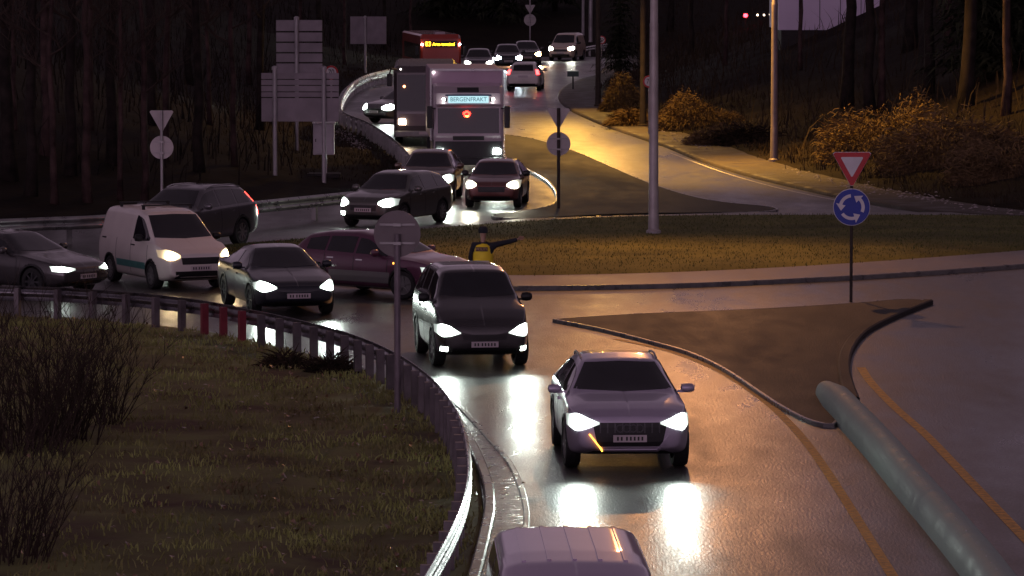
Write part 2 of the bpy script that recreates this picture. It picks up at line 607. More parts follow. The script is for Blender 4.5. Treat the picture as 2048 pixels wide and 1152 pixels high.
# near-left kerb and slab gutter
K1 = catmull([G(a, b, .1) for a, b in [(860, 770), (905, 822), (937, 873), (960, 920), (976, 967), (979, 1014), (972, 1053), (957, 1116), (940, 1170), (910, 1240)]], 160)
K2 = catmull([G(a, b, 0) for a, b in [(880, 780), (915, 814), (949, 849), (984, 888), (1015, 924), (1036, 963), (1051, 1014), (1052, 1057), (1042, 1116), (1028, 1170), (1000, 1240)]], 160)
ribbon('kerb', K1, .16, 0, M['kerb'], h=.11)
rows = [[(x, y, .012) for x, y in K1[:, :2]], [(x, y, .030) for x, y in K2[:, :2]]]
sheet_from_loft('gutter', rows, M['gutter'], smooth=False)
ribbon('gutter_lip', K2, .09, 0, M['kerb'], h=.05)
mb = MB()
for i in range(6, 154, 7):
    a, b = K1[i, :2], K2[i, :2]
    dd = (K1[i + 1, :2] - K1[i, :2]); dd = dd / np.linalg.norm(dd) * .018
    mb.add([(a[0], a[1], .020), (b[0], b[1], .036), (b[0] + dd[0], b[1] + dd[1], .036), (a[0] + dd[0], a[1] + dd[1], .020)], [(0, 1, 2, 3)])
kind(mb.build('gutter_joints', M['letter']), 'structure')
# dirt strip between rail and kerb
rows = [[(x, y, .085) for x, y in np.array(catmull([(a + .25, b + .1) for a, b in rail_near_xy[12:]], 160))[:, :2]], [(x, y, .10) for x, y in K1[:, :2]]]
sheet_from_loft('kerb_strip', rows, M['dirt'], smooth=False)

# painted lines
ribbon('yellow_line', catmull([G(a, b) for a, b in [(1230, 678), (1340, 703), (1430, 738), (1500, 780), (1560, 828), (1610, 882), (1655, 945), (1700, 1015), (1740, 1080), (1785, 1152), (1830, 1230)]], 120), .15, .005, M['yellow_paint'])
ribbon('yellow_line', catmull([G(a, b) for a, b in [(1722, 735), (1742, 765), (1790, 815), (1850, 868), (1910, 930), (1980, 1004), (2048, 1075), (2130, 1160)]], 100), .17, .005, M['yellow_paint'])
ribbon('white_line', catmull([G(a, b) for a, b in [(1142, 302), (1220, 337), (1300, 371), (1390, 397), (1480, 412)]], 60), .10, .006, M['white_paint'])
ribbon('white_line', catmull([G(a, b) for a, b in [(1340, 306), (1450, 346), (1560, 377), (1680, 402), (1760, 415)]], 60), .09, .006, M['white_paint'])

gv, gfc, off = [], [], 0
for v_, f_ in GROUND:
    gv += [Vector(p) for p in v_]
    gfc += [tuple(i + off for i in f) for f in f_]
    off += len(v_)
GBVH = BVHTree.FromPolygons(gv, gfc)


def hit(px, py):
    loc, n, i, d = GBVH.ray_cast(Vector((0, 0, CAMH)), ray(px, py).normalized())
    return loc if loc is not None else G(px, py)


def drop(x, y):
    loc, n, i, d = GBVH.ray_cast(Vector((x, y, 300)), Vector((0, 0, -1)))
    return loc.z if loc is not None else 0.0


def scale_at(Y):
    return FPX / Y


# ------------------------------------------------------------------ grass tufts (nobody could count them)
def grass(name, pts, h, w, material, lean=.5, seed=3):
    r = np.random.RandomState(seed)
    n = len(pts)
    P = np.array(pts)
    a = r.uniform(0, 2 * math.pi, n)
    hh = h * r.uniform(.4, 1.3, n)
    ww = w * r.uniform(.6, 1.4, n)
    la = r.uniform(0, 2 * math.pi, n)
    ln = hh * r.uniform(0, lean, n)
    dx, dy = np.cos(a) * ww / 2, np.sin(a) * ww / 2
    v = np.zeros((n, 5, 3))
    v[:, 0] = P + np.stack([-dx, -dy, -.02 + 0 * dx], 1)
    v[:, 1] = P + np.stack([dx, dy, -.02 + 0 * dx], 1)
    mid = P + np.stack([np.cos(la) * ln * .35, np.sin(la) * ln * .35, hh * .6], 1)
    v[:, 2] = mid + np.stack([dx * .7, dy * .7, 0 * dx], 1)
    v[:, 3] = mid - np.stack([dx * .7, dy * .7, 0 * dx], 1)
    v[:, 4] = P + np.stack([np.cos(la) * ln, np.sin(la) * ln, hh], 1)
    b = np.arange(n) * 5
    me = bpy.data.meshes.new(name)
    faces = np.concatenate([np.stack([b, b + 1, b + 2, b + 3], 1).tolist() if False else np.stack([b, b + 1, b + 2], 1), np.stack([b, b + 2, b + 3], 1), np.stack([b + 3, b + 2, b + 4], 1)])
    me.from_pydata(v.reshape(-1, 3).tolist(), [], faces.tolist())
    me.materials.append(material)
    o = bpy.data.objects.new(name, me)
    COL.objects.link(o)
    return kind(o, 'stuff')


r = np.random.RandomState(11)


def scatter(E, i0, i1, dirv, omin, oscale, n, jit, patch, seed, base, cond=None):
    d = np.array(dirv) / np.hypot(*dirv)
    i = r.randint(i0, i1, n * 4)
    o = omin + r.exponential(oscale, n * 4)
    p = E[i, :2] + d * o[:, None] + r.normal(0, jit, (n * 4, 2))
    keep = base + vnoise(p[:, 0], p[:, 1], patch, seed) > r.rand(n * 4)
    if cond is not None:
        keep &= cond(p)
    p = p[keep][:n]
    return [(x, y, drop(x, y)) for x, y in p]


ne = catmull(near_edge, 400)
grass('verge_grass', scatter(ne, 0, 400, (-1, -.3), .25, 5.0, 30000, .15, 2.2, 77, .35, lambda p: (p[:, 1] > 45) & (np.abs(p[:, 0]) < 22)), .10, .024, M['blade'], 1.4, 5)
t_ = r.rand(26000)
i_ = r.randint(0, 200, 26000)
p_ = gn[i_] * (1 - t_)[:, None] + gf[i_] * t_[:, None] + r.normal(0, .08, (26000, 3))
grass('lawn_grass', [(x, y, drop(x, y)) for x, y, _ in p_], .05, .018, M['blade_mown'], 1.0, 6)
re_ = catmull([(x + 2.3, y + .6) for x, y in right_edge], 500)
grass('slope_grass', scatter(re_, 150, 500, (1, .28), 0, 3.5, 20000, .2, 2.5, 78, .3), .30, .03, M['dry_dark'], 1.2, 8)
le = catmull(left_edge, 500)
grass('bank_grass', scatter(le, 60, 420, (-1, .42), .4, 4, 13000, .2, 2.5, 79, .4), .18, .03, M['dry_dark'], 1.2, 9)

#@@OBJECTS@@
# ------------------------------------------------------------------ vehicles
def wheel(root, x, y, R, w, rim_mat, steer=0.0, side=1, spokes=8):
    """side = +1 for the +x side; tyre and rim are its children"""
    t = MB().lathe([(R * .68, -w / 2), (R * .93, -w / 2), (R, -w * .36), (R, w * .36), (R * .93, w / 2), (R * .68, w / 2)], 28, closed=True)
    hub = bpy.data.objects.new('wheel', None)
    COL.objects.link(hub)
    hub.parent = root
    hub.location = (x, y, R)
    hub.rotation_euler = (0, 0, steer)
    t.build('tyre', M['tyre'], hub, smooth=True, auto=40)
    q = MB()
    o = side * w * .40
    q.lathe([(R * .70, side * w * .46), (R * .64, side * w * .46), (R * .64, side * w * .2), (R * .70, side * w * .2)], 28, closed=True)
    q.lathe([(R * .15, o + side * .01), (R * .15, o - side * .02)], 12)
    q.lathe([(R * .66, side * w * .16), (R * .66, side * w * .12)], 20)
    for k in range(spokes):
        a = 2 * math.pi * k / spokes
        Mx = Matrix.Rotation(a, 4, 'X')
        q.box(Mx @ Vector((o, 0, R * .40)), (.025, R * .13, R * .52), Mx)
    q.build('rim', rim_mat, hub)
    return hub


def patch(bvh, lower, upper, view, L, n=10, m=4, off=.007, thick=.02):
    A, B = resample(lower, n + 1), resample(upper, n + 1)
    top, last = [], None
    for i in range(n + 1):
        for j in range(m + 1):
            t = j / m
            p = A[i] * (1 - t) + B[i] * t
            o, d = {'front': (Vector((p[0], -9, p[1])), Vector((0, 1, 0))), 'rear': (Vector((p[0], L + 9, p[1])), Vector((0, -1, 0))),
                    'right': (Vector((-9, p[0], p[1])), Vector((1, 0, 0))), 'left': (Vector((9, p[0], p[1])), Vector((-1, 0, 0))),
                    'top': (Vector((p[0], p[1], 9)), Vector((0, 0, -1)))}[view]
            loc, nr, _, _ = bvh.ray_cast(o, d)
            if loc is None:
                loc, nr = (last if last else (o + d * 9, -d))
            if nr.dot(d) > 0:
                nr = -nr
            last = (loc, nr)
            top.append((loc, nr))
    w = m + 1
    vs = [l + nr * off for l, nr in top] + [l - nr * thick for l, nr in top]
    K = len(top)
    fs = []
    for i in range(n):
        for j in range(m):
            a = i * w + j
            q = (a, a + 1, a + w + 1, a + w)
            fs.append(q)
            fs.append(tuple(K + k for k in q[::-1]))
    rim = [j for j in range(w)] + [i * w + m for i in range(1, n + 1)] + [n * w + j for j in range(m - 1, -1, -1)] + [i * w for i in range(n - 1, 0, -1)]
    for i in range(len(rim)):
        a, b = rim[i], rim[(i + 1) % len(rim)]
        fs.append((b, a, K + a, K + b))
    return MB().add(vs, fs)


def chaikin(P, it=2):
    P = np.array(P, float)
    for _ in range(it):
        Q = [P[0]]
        for i in range(len(P) - 1):
            Q += [.75 * P[i] + .25 * P[i + 1], .25 * P[i] + .75 * P[i + 1]]
        Q.append(P[-1])
        P = np.array(Q)
    return P


def car_shell(c):
    L, W, H = c['L'], c['W'], c['H']
    prof = np.array(c['top'], float)
    ys = np.unique(np.r_[np.linspace(0, .35, 12), np.linspace(.35, L - .3, 92), np.linspace(L - .3, L, 10)])
    fine = np.linspace(-.3, L + .3, 800)
    zf = np.interp(fine, prof[:, 0], prof[:, 1])
    ker = np.exp(-.5 * (np.linspace(-3, 3, 61)) ** 2); ker /= ker.sum()
    zs_ = np.convolve(np.pad(zf, 30, 'edge'), ker, 'valid')
    top = lambda y: np.interp(y, fine, zs_)
    belt = lambda y: np.interp(y, [0, c['cowl'], L], [c['belt'][0] - .08, c['belt'][0], c['belt'][1]])
    fr, rr_ = c.get('fround', .20), c.get('rround', .10)
    fl, rl = c.get('flen', .95), c.get('rlen', .55)
    hw = lambda y: W / 2 * (1 - fr * max(0, 1 - y / fl) ** 2.6 - rr_ * max(0, 1 - (L - y) / rl) ** 2.6)
    zb = lambda y: c['clear'] + .12 * max(0, 1 - y / .5) ** 2 + .14 * max(0, 1 - (L - y) / .6) ** 2
    rings = []

    def ring(y):
        w, zt, b0 = hw(y), float(top(y)), float(zb(y))
        bz = float(belt(y))
        s = min(bz, zt - .05)
        t = np.clip((zt - s) / max(.05, H - bz), 0, 1)
        t = t * t * (3 - 2 * t)
        e = .03 + (c.get('edge', .075) - .03) * t
        we = w * .84 * (1 - t) + c['roofw'] / 2 * t
        hgt = s - b0
        pts = [(0, b0), (w * .80, b0), (w * .95, b0 + .05), (w * .985, b0 + .25 * hgt), (w, b0 + .5 * hgt), (w * .985, b0 + .8 * hgt), (w * .95, s), (w * .95 * (1 - .35) + we * .35, s * .65 + (zt - e) * .35 if t > .3 else s + .01),
               (we, zt - e), (we * .80, zt - e * .22), (we * .45, zt - .004), (0, zt)]
        return chaikin(pts, 2)
    for y in ys:
        rings.append((y, ring(y)))
    # rounded nose and tail caps
    n0, n1 = rings[0][1], rings[-1][1]
    pre, post = [], []
    for k, s in enumerate([.96, .85, .6, .3, .02]):
        for arr, ringp, y0, sg, bul in ((pre, n0, 0, -1, c.get('nose', .07)), (post, n1, L, 1, c.get('tail', .05))):
            zc = (ringp[:, 1].min() + ringp[:, 1].max()) / 2
            q = np.stack([ringp[:, 0] * s, zc + (ringp[:, 1] - zc) * s], 1)
            arr.append((y0 + sg * bul * (1 - s * s) ** .5 if s < .99 else y0, q))
    rings = pre[::-1] + rings + post
    n = len(rings[0][1])
    vs, fs = [], []
    for y, rg in rings:
        left = [(-x, y, z) for x, z in rg[::-1]]
        right = [(x, y, z) for x, z in rg[1:]]
        vs += left + right
    m = 2 * n - 1
    for i in range(len(rings) - 1):
        for j in range(m):
            j2 = (j + 1) % m
            fs.append((i * m + j, i * m + j2, (i + 1) * m + j2, (i + 1) * m + j))
    R, Ra = c['R'], c['R'] * 1.13
    axles = [c['fo'], c['fo'] + c['wb']]
    smooth_bvh = BVHTree.FromPolygons([Vector(v) for v in vs], fs)
    out = []
    for x, y, z in vs:
        for a in axles:
            dd = math.hypot(y - a, z - R)
            if dd < Ra and abs(x) > .55 * W / 2:
                x = math.copysign(.52 * W / 2, x)
        out.append((x, y, z))
    return out, fs, smooth_bvh, top, belt, axles, Ra, hw


LAMPS = {}
CAR_LIGHT = 0.6


def headlight_mat(col, s):
    k = (col, s)
    if k not in LAMPS:
        LAMPS[k] = emit('headlight_glow', col, s)
    return LAMPS[k]


REFL = {}


def reflector_mat(col, peak, size):
    """lamp lens: the bulb's image in the reflector is brightest and falls off to the rim of the lens"""
    k = (col, peak, size)
    if k in REFL:
        return REFL[k]
    m = bpy.data.materials.new('headlight_reflector')
    m.use_nodes = True
    nt = m.node_tree
    b = nt.nodes['Principled BSDF']
    b.inputs['Base Color'].default_value = (.3, .3, .3, 1)
    b.inputs['Roughness'].default_value = .1
    tc = nt.nodes.new('ShaderNodeTexCoord')
    ln = nt.nodes.new('ShaderNodeVectorMath'); ln.operation = 'LENGTH'
    nt.links.new(tc.outputs['Object'], ln.inputs[0])
    dv = nt.nodes.new('ShaderNodeMath'); dv.operation = 'MULTIPLY'; dv.inputs[1].default_value = -1 / size
    nt.links.new(ln.outputs['Value'], dv.inputs[0])
    ex = nt.nodes.new('ShaderNodeMath'); ex.operation = 'EXPONENT'
    nt.links.new(dv.outputs[0], ex.inputs[0])
    ml = nt.nodes.new('ShaderNodeMath'); ml.operation = 'MULTIPLY_ADD'; ml.inputs[1].default_value = peak; ml.inputs[2].default_value = .22
    nt.links.new(ex.outputs[0], ml.inputs[0])
    b.inputs['Emission Color'].default_value = (*col, 1)
    nt.links.new(ml.outputs[0], b.inputs['Emission Strength'])
    REFL[k] = m
    return m


def beam(root, loc, col, power, size=70, down=4.0, radius=.05, yaw=0.0):
    d = bpy.data.lights.new('headlight_beam', 'SPOT')
    d.energy = power * CAR_LIGHT
    d.color = col
    d.spot_size = rad(size)
    d.spot_blend = .9
    d.shadow_soft_size = radius
    o = bpy.data.objects.new('headlight_beam', d)
    COL.objects.link(o)
    o.parent = root
    o.location = loc
    o.rotation_euler = (rad(90 - down), 0, math.pi + yaw)
    return o


COOL = (.86, 1.0, .90)
WARM = (1.0, .72, .38)


def make_car(name, label, cat, c, px, py, theta, anchor='front_axle', group='vehicles caught in the traffic jam', z=0.0):
    L, W, H, R = c['L'], c['W'], c['H'], c['R']
    vs, fs, bvh, top, belt, axles, Ra, hw = car_shell(c)
    th = rad(theta)
    ay = {'front_axle': axles[0] - L / 2, 'front': -L / 2, 'rear_axle': axles[1] - L / 2, 'rear': L / 2, 'centre': 0.0}.get(anchor, 0) if isinstance(anchor, str) else anchor[1]
    ax = 0.0 if isinstance(anchor, str) else anchor[0]
    g = G(px, py, z)
    rot = Matrix.Rotation(th, 3, 'Z')
    loc = g - rot @ Vector((ax, ay, 0))
    root = thing(name, label, cat, loc, th, group)
    S = Vector((0, -L / 2, 0))

    def put(mb, nm, m, parent=None, **k):
        mb.v = [(x, y - L / 2, zz) for x, y, zz in mb.v]
        return mb.build(nm, m, parent or root, **k)
    P = c['paint']
    put(MB().add(vs, fs), 'body', P, smooth=True, auto=55)
    w2 = W / 2
    # wheel arches (lip trim) and wheels
    for a in axles:
        for s in (-1, 1):
            q = MB()
            n = 20
            vv, ff = [], []
            for k in range(n + 1):
                ang = rad(-14) + (math.pi + rad(28)) * k / n
                for rr in (Ra * .97, Ra * 1.09):
                    yy, zz = a + rr * math.cos(ang), R + rr * math.sin(ang)
                    zz = max(zz, c['clear'] + .02)
                    lc, nr, _, _ = bvh.ray_cast(Vector((s * 9, yy, zz)), Vector((-s, 0, 0)))
                    xx = lc.x if lc is not None else s * w2
                    vv.append((xx + s * .012, yy, zz))
                    vv.append((xx - s * .05, yy, zz))
            for k in range(n):
                b = k * 4
                ff += [(b, b + 2, b + 6, b + 4), (b + 1, b + 5, b + 7, b + 3), (b, b + 4, b + 5, b + 1), (b + 2, b + 3, b + 7, b + 6)]
            ff += [(0, 1, 3, 2), (n * 4, n * 4 + 2, n * 4 + 3, n * 4 + 1)]
            q.add(vv, ff)
            put(q, 'wheel_arch', c.get('arch', M['black']), smooth=True, auto=40)
            tw = c.get('tyre', .23)
            wheel(root, s * (hw(a) - tw / 2 - .005), a - L / 2, R, tw, c.get('rim', M['rim']), c.get('steer', 0) if a == axles[0] else 0, s, c.get('spokes', 8))
    # glass
    cz, wt, re = c['cowl_z'], c['ws'], c['roof_end']
    rw = c['roofw'] / 2
    zt = float(top(wt)) - .03
    put(patch(bvh, [(-w2 * .80, cz + .05), (0, cz + .02), (w2 * .80, cz + .05)], [(-rw * .86, zt), (0, zt + .02), (rw * .86, zt)], 'front', L, 18, 8), 'windscreen', M['glass'], smooth=True, auto=40)
    if c.get('rear_glass'):
        za, zb2, wa, wb2 = c['rear_glass']
        put(patch(bvh, [(-wa, za), (0, za - .01), (wa, za)], [(-wb2, zb2), (0, zb2 + .015), (wb2, zb2)], 'rear', L, 14, 6), 'rear_window', M['glass'], smooth=True, auto=40)
    for y0, y1 in c['side']:
        lo, up = [], []
        for y in np.linspace(y0, y1, 9):
            zl = float(belt(y)) + .035
            zu = min(float(top(y)) - c.get('top_gap', .13), H - c.get('top_gap', .13))
            zu = max(zu, zl + .015)
            lo.append((y, zl)); up.append((y, zu))
        for v in ('left', 'right'):
            put(patch(bvh, lo, up, v, L, 12, 5), 'side_window', M['glass'], smooth=True, auto=40)
    # door seams
    for y in c.get('seams', []):
        for v in ('left', 'right'):
            put(patch(bvh, [(y - .008, c['clear'] + .12), (y + .008, c['clear'] + .12)], [(y - .008, float(belt(y))), (y + .008, float(belt(y)))], v, L, 1, 10, off=.002, thick=.01), 'door_gap', M['black'])
    for y, zz in c.get('handles', []):
        for v in ('left', 'right'):
            put(patch(bvh, [(y - .10, zz - .015), (y + .10, zz - .015)], [(y - .10, zz + .015), (y + .10, zz + .015)], v, L, 4, 1, off=.03), 'door_handle', c.get('handle_mat', P))
    # mirrors
    if c.get('mirror', True):
        my = c['cowl'] + .42
        mz = float(belt(my)) + .10
        for s in (-1, 1):
            q = MB().lathe([(.02, -.11), (.085, -.09), (.10, 0), (.09, .07), (.05, .11)], 14, c=(0, 0, 0))
            q.v = [(s * (w2 + .09) + x, my + y * .75, mz + zz * c.get('mirror_h', .9)) for x, y, zz in q.v]
            q.box((s * (w2 - .02), my, mz - .05), (.12, .06, .04))
            put(q, 'wing_mirror', c.get('mirror_mat', P), smooth=True, auto=50)
    # front
    if c.get('grille'):
        lo, up = c['grille']
        put(patch(bvh, lo, up, 'front', L, 12, 5, off=.006), 'grille', M['black'])
    if c.get('intake'):
        lo, up = c['intake']
        put(patch(bvh, lo, up, 'front', L, 12, 3, off=.006), 'lower_intake', M['black'])
    pz = c.get('plate_z', .52)
    lc, _, _, _ = bvh.ray_cast(Vector((0, -9, pz)), Vector((0, 1, 0)))
    if c.get('front_plate', True) and lc is not None:
        q = put(MB().box((0, lc.y - .022, pz), (.52, .02, .11)), 'number_plate', M['plate'])
        t = MB()
        for k in (-.19, -.13, -.05, .01, .07, .13, .19):
            t.box((k, lc.y - .034, pz), (.028, .006, .06))
        put(t, 'plate_marks', M['letter'], q)
    col = c.get('lamp', COOL)
    if c.get('head'):
        hm = reflector_mat(col, c.get('glow', 40.0), c.get('core', .068))
        for s in (-1, 1):
            lo, up = c['head']
            lens = put(patch(bvh, [(s * x, zz) for x, zz in lo], [(s * x, zz) for x, zz in up], 'front', L, 14, 6, off=.012), 'headlight', hm)
            bx, bz = c['beam']
            lc, _, _, _ = bvh.ray_cast(Vector((s * bx, -9, bz)), Vector((0, 1, 0)))
            core = Vector((s * bx, (lc.y if lc is not None else 0) - L / 2, bz))
            lens.data.transform(Matrix.Translation(-core))
            lens.location = core
            if c.get('housing'):
                lo, up = c['housing']
                put(patch(bvh, [(s * x, zz) for x, zz in lo], [(s * x, zz) for x, zz in up], 'front', L, 10, 4, off=.006), 'headlight_housing', M['black'])
            bx, bz = c['beam']
            lc, _, _, _ = bvh.ray_cast(Vector((s * bx, -9, bz)), Vector((0, 1, 0)))
            if lc is not None and c.get('power', 60):
                beam(root, (s * bx, lc.y - L / 2 - .06, bz), col, c.get('power', 60), yaw=c.get('beam_yaw', rad(-6)))
    if c.get('fog'):
        fm = headlight_mat(c.get('fog_col', col), c.get('fog_glow', 14.0))
        for s in c.get('fog_sides', (-1, 1)):
            x, zz, rr = c['fog']
            put(patch(bvh, [(s * (x - rr), zz - rr * .7), (s * (x + rr), zz - rr * .7)], [(s * (x - rr), zz + rr * .7), (s * (x + rr), zz + rr * .7)], 'front', L, 4, 3, off=.012), 'fog_lamp', fm)
    # rear
    if c.get('tail_lamp'):
        lo, up = c['tail_lamp']
        tm = c.get('tail_mat') or M['tail_off']
        for s in (-1, 1):
            put(patch(bvh, [(s * x, zz) for x, zz in lo], [(s * x, zz) for x, zz in up], 'rear', L, 5, 5, off=.01), 'tail_light', tm)
    if c.get('rear_plate'):
        pz = c['rear_plate']
        lc, _, _, _ = bvh.ray_cast(Vector((0, L + 9, pz)), Vector((0, -1, 0)))
        if lc is not None:
            put(MB().box((0, lc.y + .022, pz), (.52, .02, .11)), 'number_plate', M['plate'])
    if c.get('rear_bumper'):
        lo, up = c['rear_bumper']
        put(patch(bvh, lo, up, 'rear', L, 10, 3, off=.012), 'rear_bumper', M['black'])
    for lo, up, v, nm, m in c.get('extra', []):
        put(patch(bvh, lo, up, v, L, 12, 3, off=.006), nm, m)
    if c.get('wipers'):
        for x0, x1 in ((-.50, .02), (.02, .52)):
            pts = []
            for k in range(5):
                x = x0 + (x1 - x0) * k / 4
                zz = cz + .06 + .05 * k / 4
                lc, nr, _, _ = bvh.ray_cast(Vector((x, -9, zz)), Vector((0, 1, 0)))
                pts.append(lc + nr * .022)
            put(MB().tube(pts, .009, 5), 'wiper', M['black'])
    if c.get('rails'):
        for s in (-1, 1):
            yy = np.linspace(wt + .25, re - .1, 8)
            p = [(s * rw * .93, y, float(top(y)) - (.012 if 0 < i < 7 else .035)) for i, y in enumerate(yy)]
            put(MB().tube(p, .018, 6), 'roof_rail', c['rails'])
    root['_'] = 0
    del root['_']
    return root, put, bvh


M['tail_off'] = mat('tail_lens', (.20, .006, .01), .25, coat=.6, var=.2)
M['tail_on'] = emit('tail_glow', (1, .03, .02), 6)
M['amber'] = emit('amber_glow', (1, .36, .04), 4)
M['marker'] = emit('marker_glow', (1, .97, .9), 12)

silver = paint('silver_lilac_paint', (.50, .44, .56), .35, .30)
dark = paint('charcoal_paint', (.055, .05, .052), .3, .25)
navy = paint('dark_blue_paint', (.012, .014, .022), 0, .3)
white = paint('white_paintwork', (.70, .64, .60), 0, .35)
grey = paint('graphite_paint', (.12, .115, .125), .4, .28)
plum = paint('plum_paint', (.13, .045, .085), .3, .28)
greyside = paint('grey_lower_paint', (.26, .25, .25), .4, .3)
olive = paint('grey_green_paint', (.10, .10, .09), .3, .28)
red = paint('brown_red_paint', (.17, .06, .05), .25, .3)
rust = paint('bronze_paint', (.13, .08, .06), .3, .3)
lilac = paint('lilac_white_paint', (.52, .42, .56), .1, .4)
cream = paint('cream_paint', (.66, .52, .42), 0, .4)

# 1 silver SUV, nearest complete car
etron = dict(wipers=True, L=4.90, W=1.935, H=1.63, R=.375, fo=.92, wb=2.93, clear=.25, paint=silver, roofw=1.30, cowl=1.32, cowl_z=1.12, ws=2.12, roof_end=3.9,
             top=[(0, .88), (.10, .97), (.5, 1.05), (1.32, 1.13), (2.15, 1.58), (2.7, 1.63), (3.5, 1.60), (4.1, 1.50), (4.75, 1.10), (4.90, 1.02)],
             belt=(1.04, 1.10), fround=.17, flen=.8, side=[(1.55, 2.55), (2.63, 3.45), (3.52, 4.05)], seams=[1.42, 2.60, 3.55], handles=[(2.42, .93), (3.4, .95)],
             head=([(.47, .765), (.66, .70), (.82, .66), (.94, .72)], [(.47, .795), (.66, .86), (.82, .92), (.94, .88)]), beam=(.80, .80), glow=60, power=190,
             grille=([(-.50, .42), (.50, .42)], [(-.58, .79), (.58, .79)]), intake=([(-.70, .27), (.70, .27)], [(-.55, .345), (.55, .345)]), plate_z=.545,
             mirror_h=.75, rear_glass=(1.16, 1.46, .6, .52), tail_lamp=([(.5, .95), (.85, .95)], [(.5, 1.02), (.85, 1.02)]), rails=M['galv_old'], spokes=10, steer=rad(3))
root, put, bvh = make_car('silver_suv', 'pale silver SUV with bright headlights and one amber indicator strip, nearest whole car', 'car', etron, 1250, 932, 3.0)
put(patch(bvh, [(-.44, .335), (.44, .335)], [(-.44, .375), (.44, .375)], 'front', 4.9, 10, 2, off=.02), 'bumper_trim', silver)
put(patch(bvh, [(.45, .34), (.64, .60)], [(.42, .375), (.61, .61)], 'front', 4.9, 8, 2, off=.02), 'bumper_trim', silver)
put(patch(bvh, [(-.43, .35), (-.635, .61)], [(-.415, .362), (-.622, .617)], 'front', 4.9, 8, 2, off=.026), 'indicator', M['amber'])
q = MB()
lc, _, _, _ = bvh.ray_cast(Vector((0, -9, .70)), Vector((0, 1, 0)))
for k in range(4):
    cx = (k - 1.5) * .10
    q.lathe([(.066, -.01), (.066, .01), (.048, .01), (.048, -.01)], 20, axis='y', c=(cx, lc.y - .02 - .004 * (k % 2), .70), closed=True)
put(q, 'badge', M['rim_dark'])
for k in range(9):
    x = (k - 4) * .115
    put(patch(bvh, [(x - .010, .63), (x + .010, .63)], [(x - .010, .78), (x + .010, .78)], 'front', 4.9, 1, 3, off=.014), 'grille_bar', M['rim_dark'])

# 2 tall dark car behind it
tall = dict(wipers=True, L=4.75, W=1.84, H=1.86, R=.36, fo=.93, wb=2.75, clear=.24, paint=dark, roofw=1.34, cowl=1.05, cowl_z=1.30, ws=1.62, roof_end=4.3,
            top=[(0, .82), (.08, .95), (.45, 1.12), (1.05, 1.32), (1.65, 1.80), (2.2, 1.86), (3.6, 1.84), (4.35, 1.74), (4.7, 1.2), (4.75, 1.1)],
            belt=(1.18, 1.22), fround=.16, side=[(1.25, 2.3), (2.38, 3.25), (3.32, 4.2)], seams=[1.15, 2.34, 3.3], handles=[(2.18, 1.0), (3.1, 1.02)], handle_mat=M['chrome'],
            head=([(.46, .70), (.66, .65), (.80, .64), (.90, .70)], [(.46, .72), (.66, .83), (.80, .88), (.90, .84)]), beam=(.76, .76), glow=60, power=170,
            grille=([(-.42, .58), (.42, .58)], [(-.44, .68), (.44, .68)]), intake=([(-.6, .30), (.6, .30)], [(-.62, .42), (.62, .42)]), plate_z=.49,
            fog=(.76, .40, .06), fog_glow=10, rear_glass=(1.25, 1.7, .6, .55), mirror_mat=M['black'], rim=M['rim'], steer=rad(4))
root, put, bvh = make_car('dark_people_carrier', 'tall charcoal car with headlights and fog lamps on, right behind the silver SUV', 'car', tall, 957, 730, 7.5)

# 3 roof of the van leaving below
van = dict(L=4.9, W=1.90, H=1.98, R=.34, fo=.9, wb=3.0, clear=.22, paint=lilac, roofw=1.56, cowl=.8, cowl_z=1.15, ws=1.45, roof_end=4.85,
           top=[(0, .85), (.08, 1.0), (.8, 1.17), (1.45, 1.86), (1.9, 1.96), (2.6, 1.98), (4.6, 1.97), (4.82, 1.93), (4.9, 1.5)],
           belt=(1.1, 1.12), fround=.14, rround=.04, rlen=.3, edge=.10, tail=.03, side=[(1.0, 2.0), (2.15, 3.2), (3.3, 4.5)], seams=[2.08, 3.25], head=None, rear_glass=(1.2, 1.75, .62, .6),
           tail_lamp=([(.74, .75), (.88, .75)], [(.74, 1.2), (.88, 1.2)]), rear_plate=.9, tail_mat=M['tail_on'])
root, put, bvh = make_car('lilac_van', 'roof of a pale lilac van with long pressed ribs, cut off by the bottom edge', 'van', van, 1128, 1405, 1.5, anchor='rear')
for x in (-.52, -.26, 0, .26, .52):
    q = patch(bvh, [(x - .022, 2.0), (x + .022, 2.0)], [(x - .022, 4.62), (x + .022, 4.62)], 'top', 4.9, 2, 20, off=.014)
    put(q, 'roof_rib', lilac, smooth=True, auto=30)

# 4 dark blue saloon
saloon = dict(wipers=True, L=4.7, W=1.85, H=1.45, R=.34, fo=.85, wb=2.85, clear=.2, paint=navy, roofw=1.2, cowl=1.25, cowl_z=.98, ws=2.1, roof_end=3.1,
              top=[(0, .66), (.08, .76), (.5, .86), (1.25, .98), (2.05, 1.40), (2.6, 1.45), (3.2, 1.40), (4.1, 1.09), (4.65, 1.05), (4.7, .95)],
              belt=(.93, 1.0), fround=.20, side=[(1.5, 2.45), (2.53, 3.55)], seams=[1.35, 2.5], handles=[(2.3, .82), (3.3, .84)],
              head=([(.48, .63), (.64, .58), (.78, .56), (.88, .61)], [(.48, .66), (.64, .74), (.78, .79), (.88, .74)]), beam=(.72, .68), glow=70, power=170, beam_yaw=rad(-10),
              intake=([(-.55, .26), (.55, .26)], [(-.5, .36), (.5, .36)]), plate_z=.47, rear_glass=(1.1, 1.36, .55, .5), tail_lamp=([(.5, .85), (.82, .85)], [(.5, .95), (.82, .95)]), rim=M['rim_dark'])
root, put, bvh = make_car('blue_saloon', 'low dark blue saloon with dazzling headlights just behind the near guard rail', 'car', saloon, 580, 628, 15)

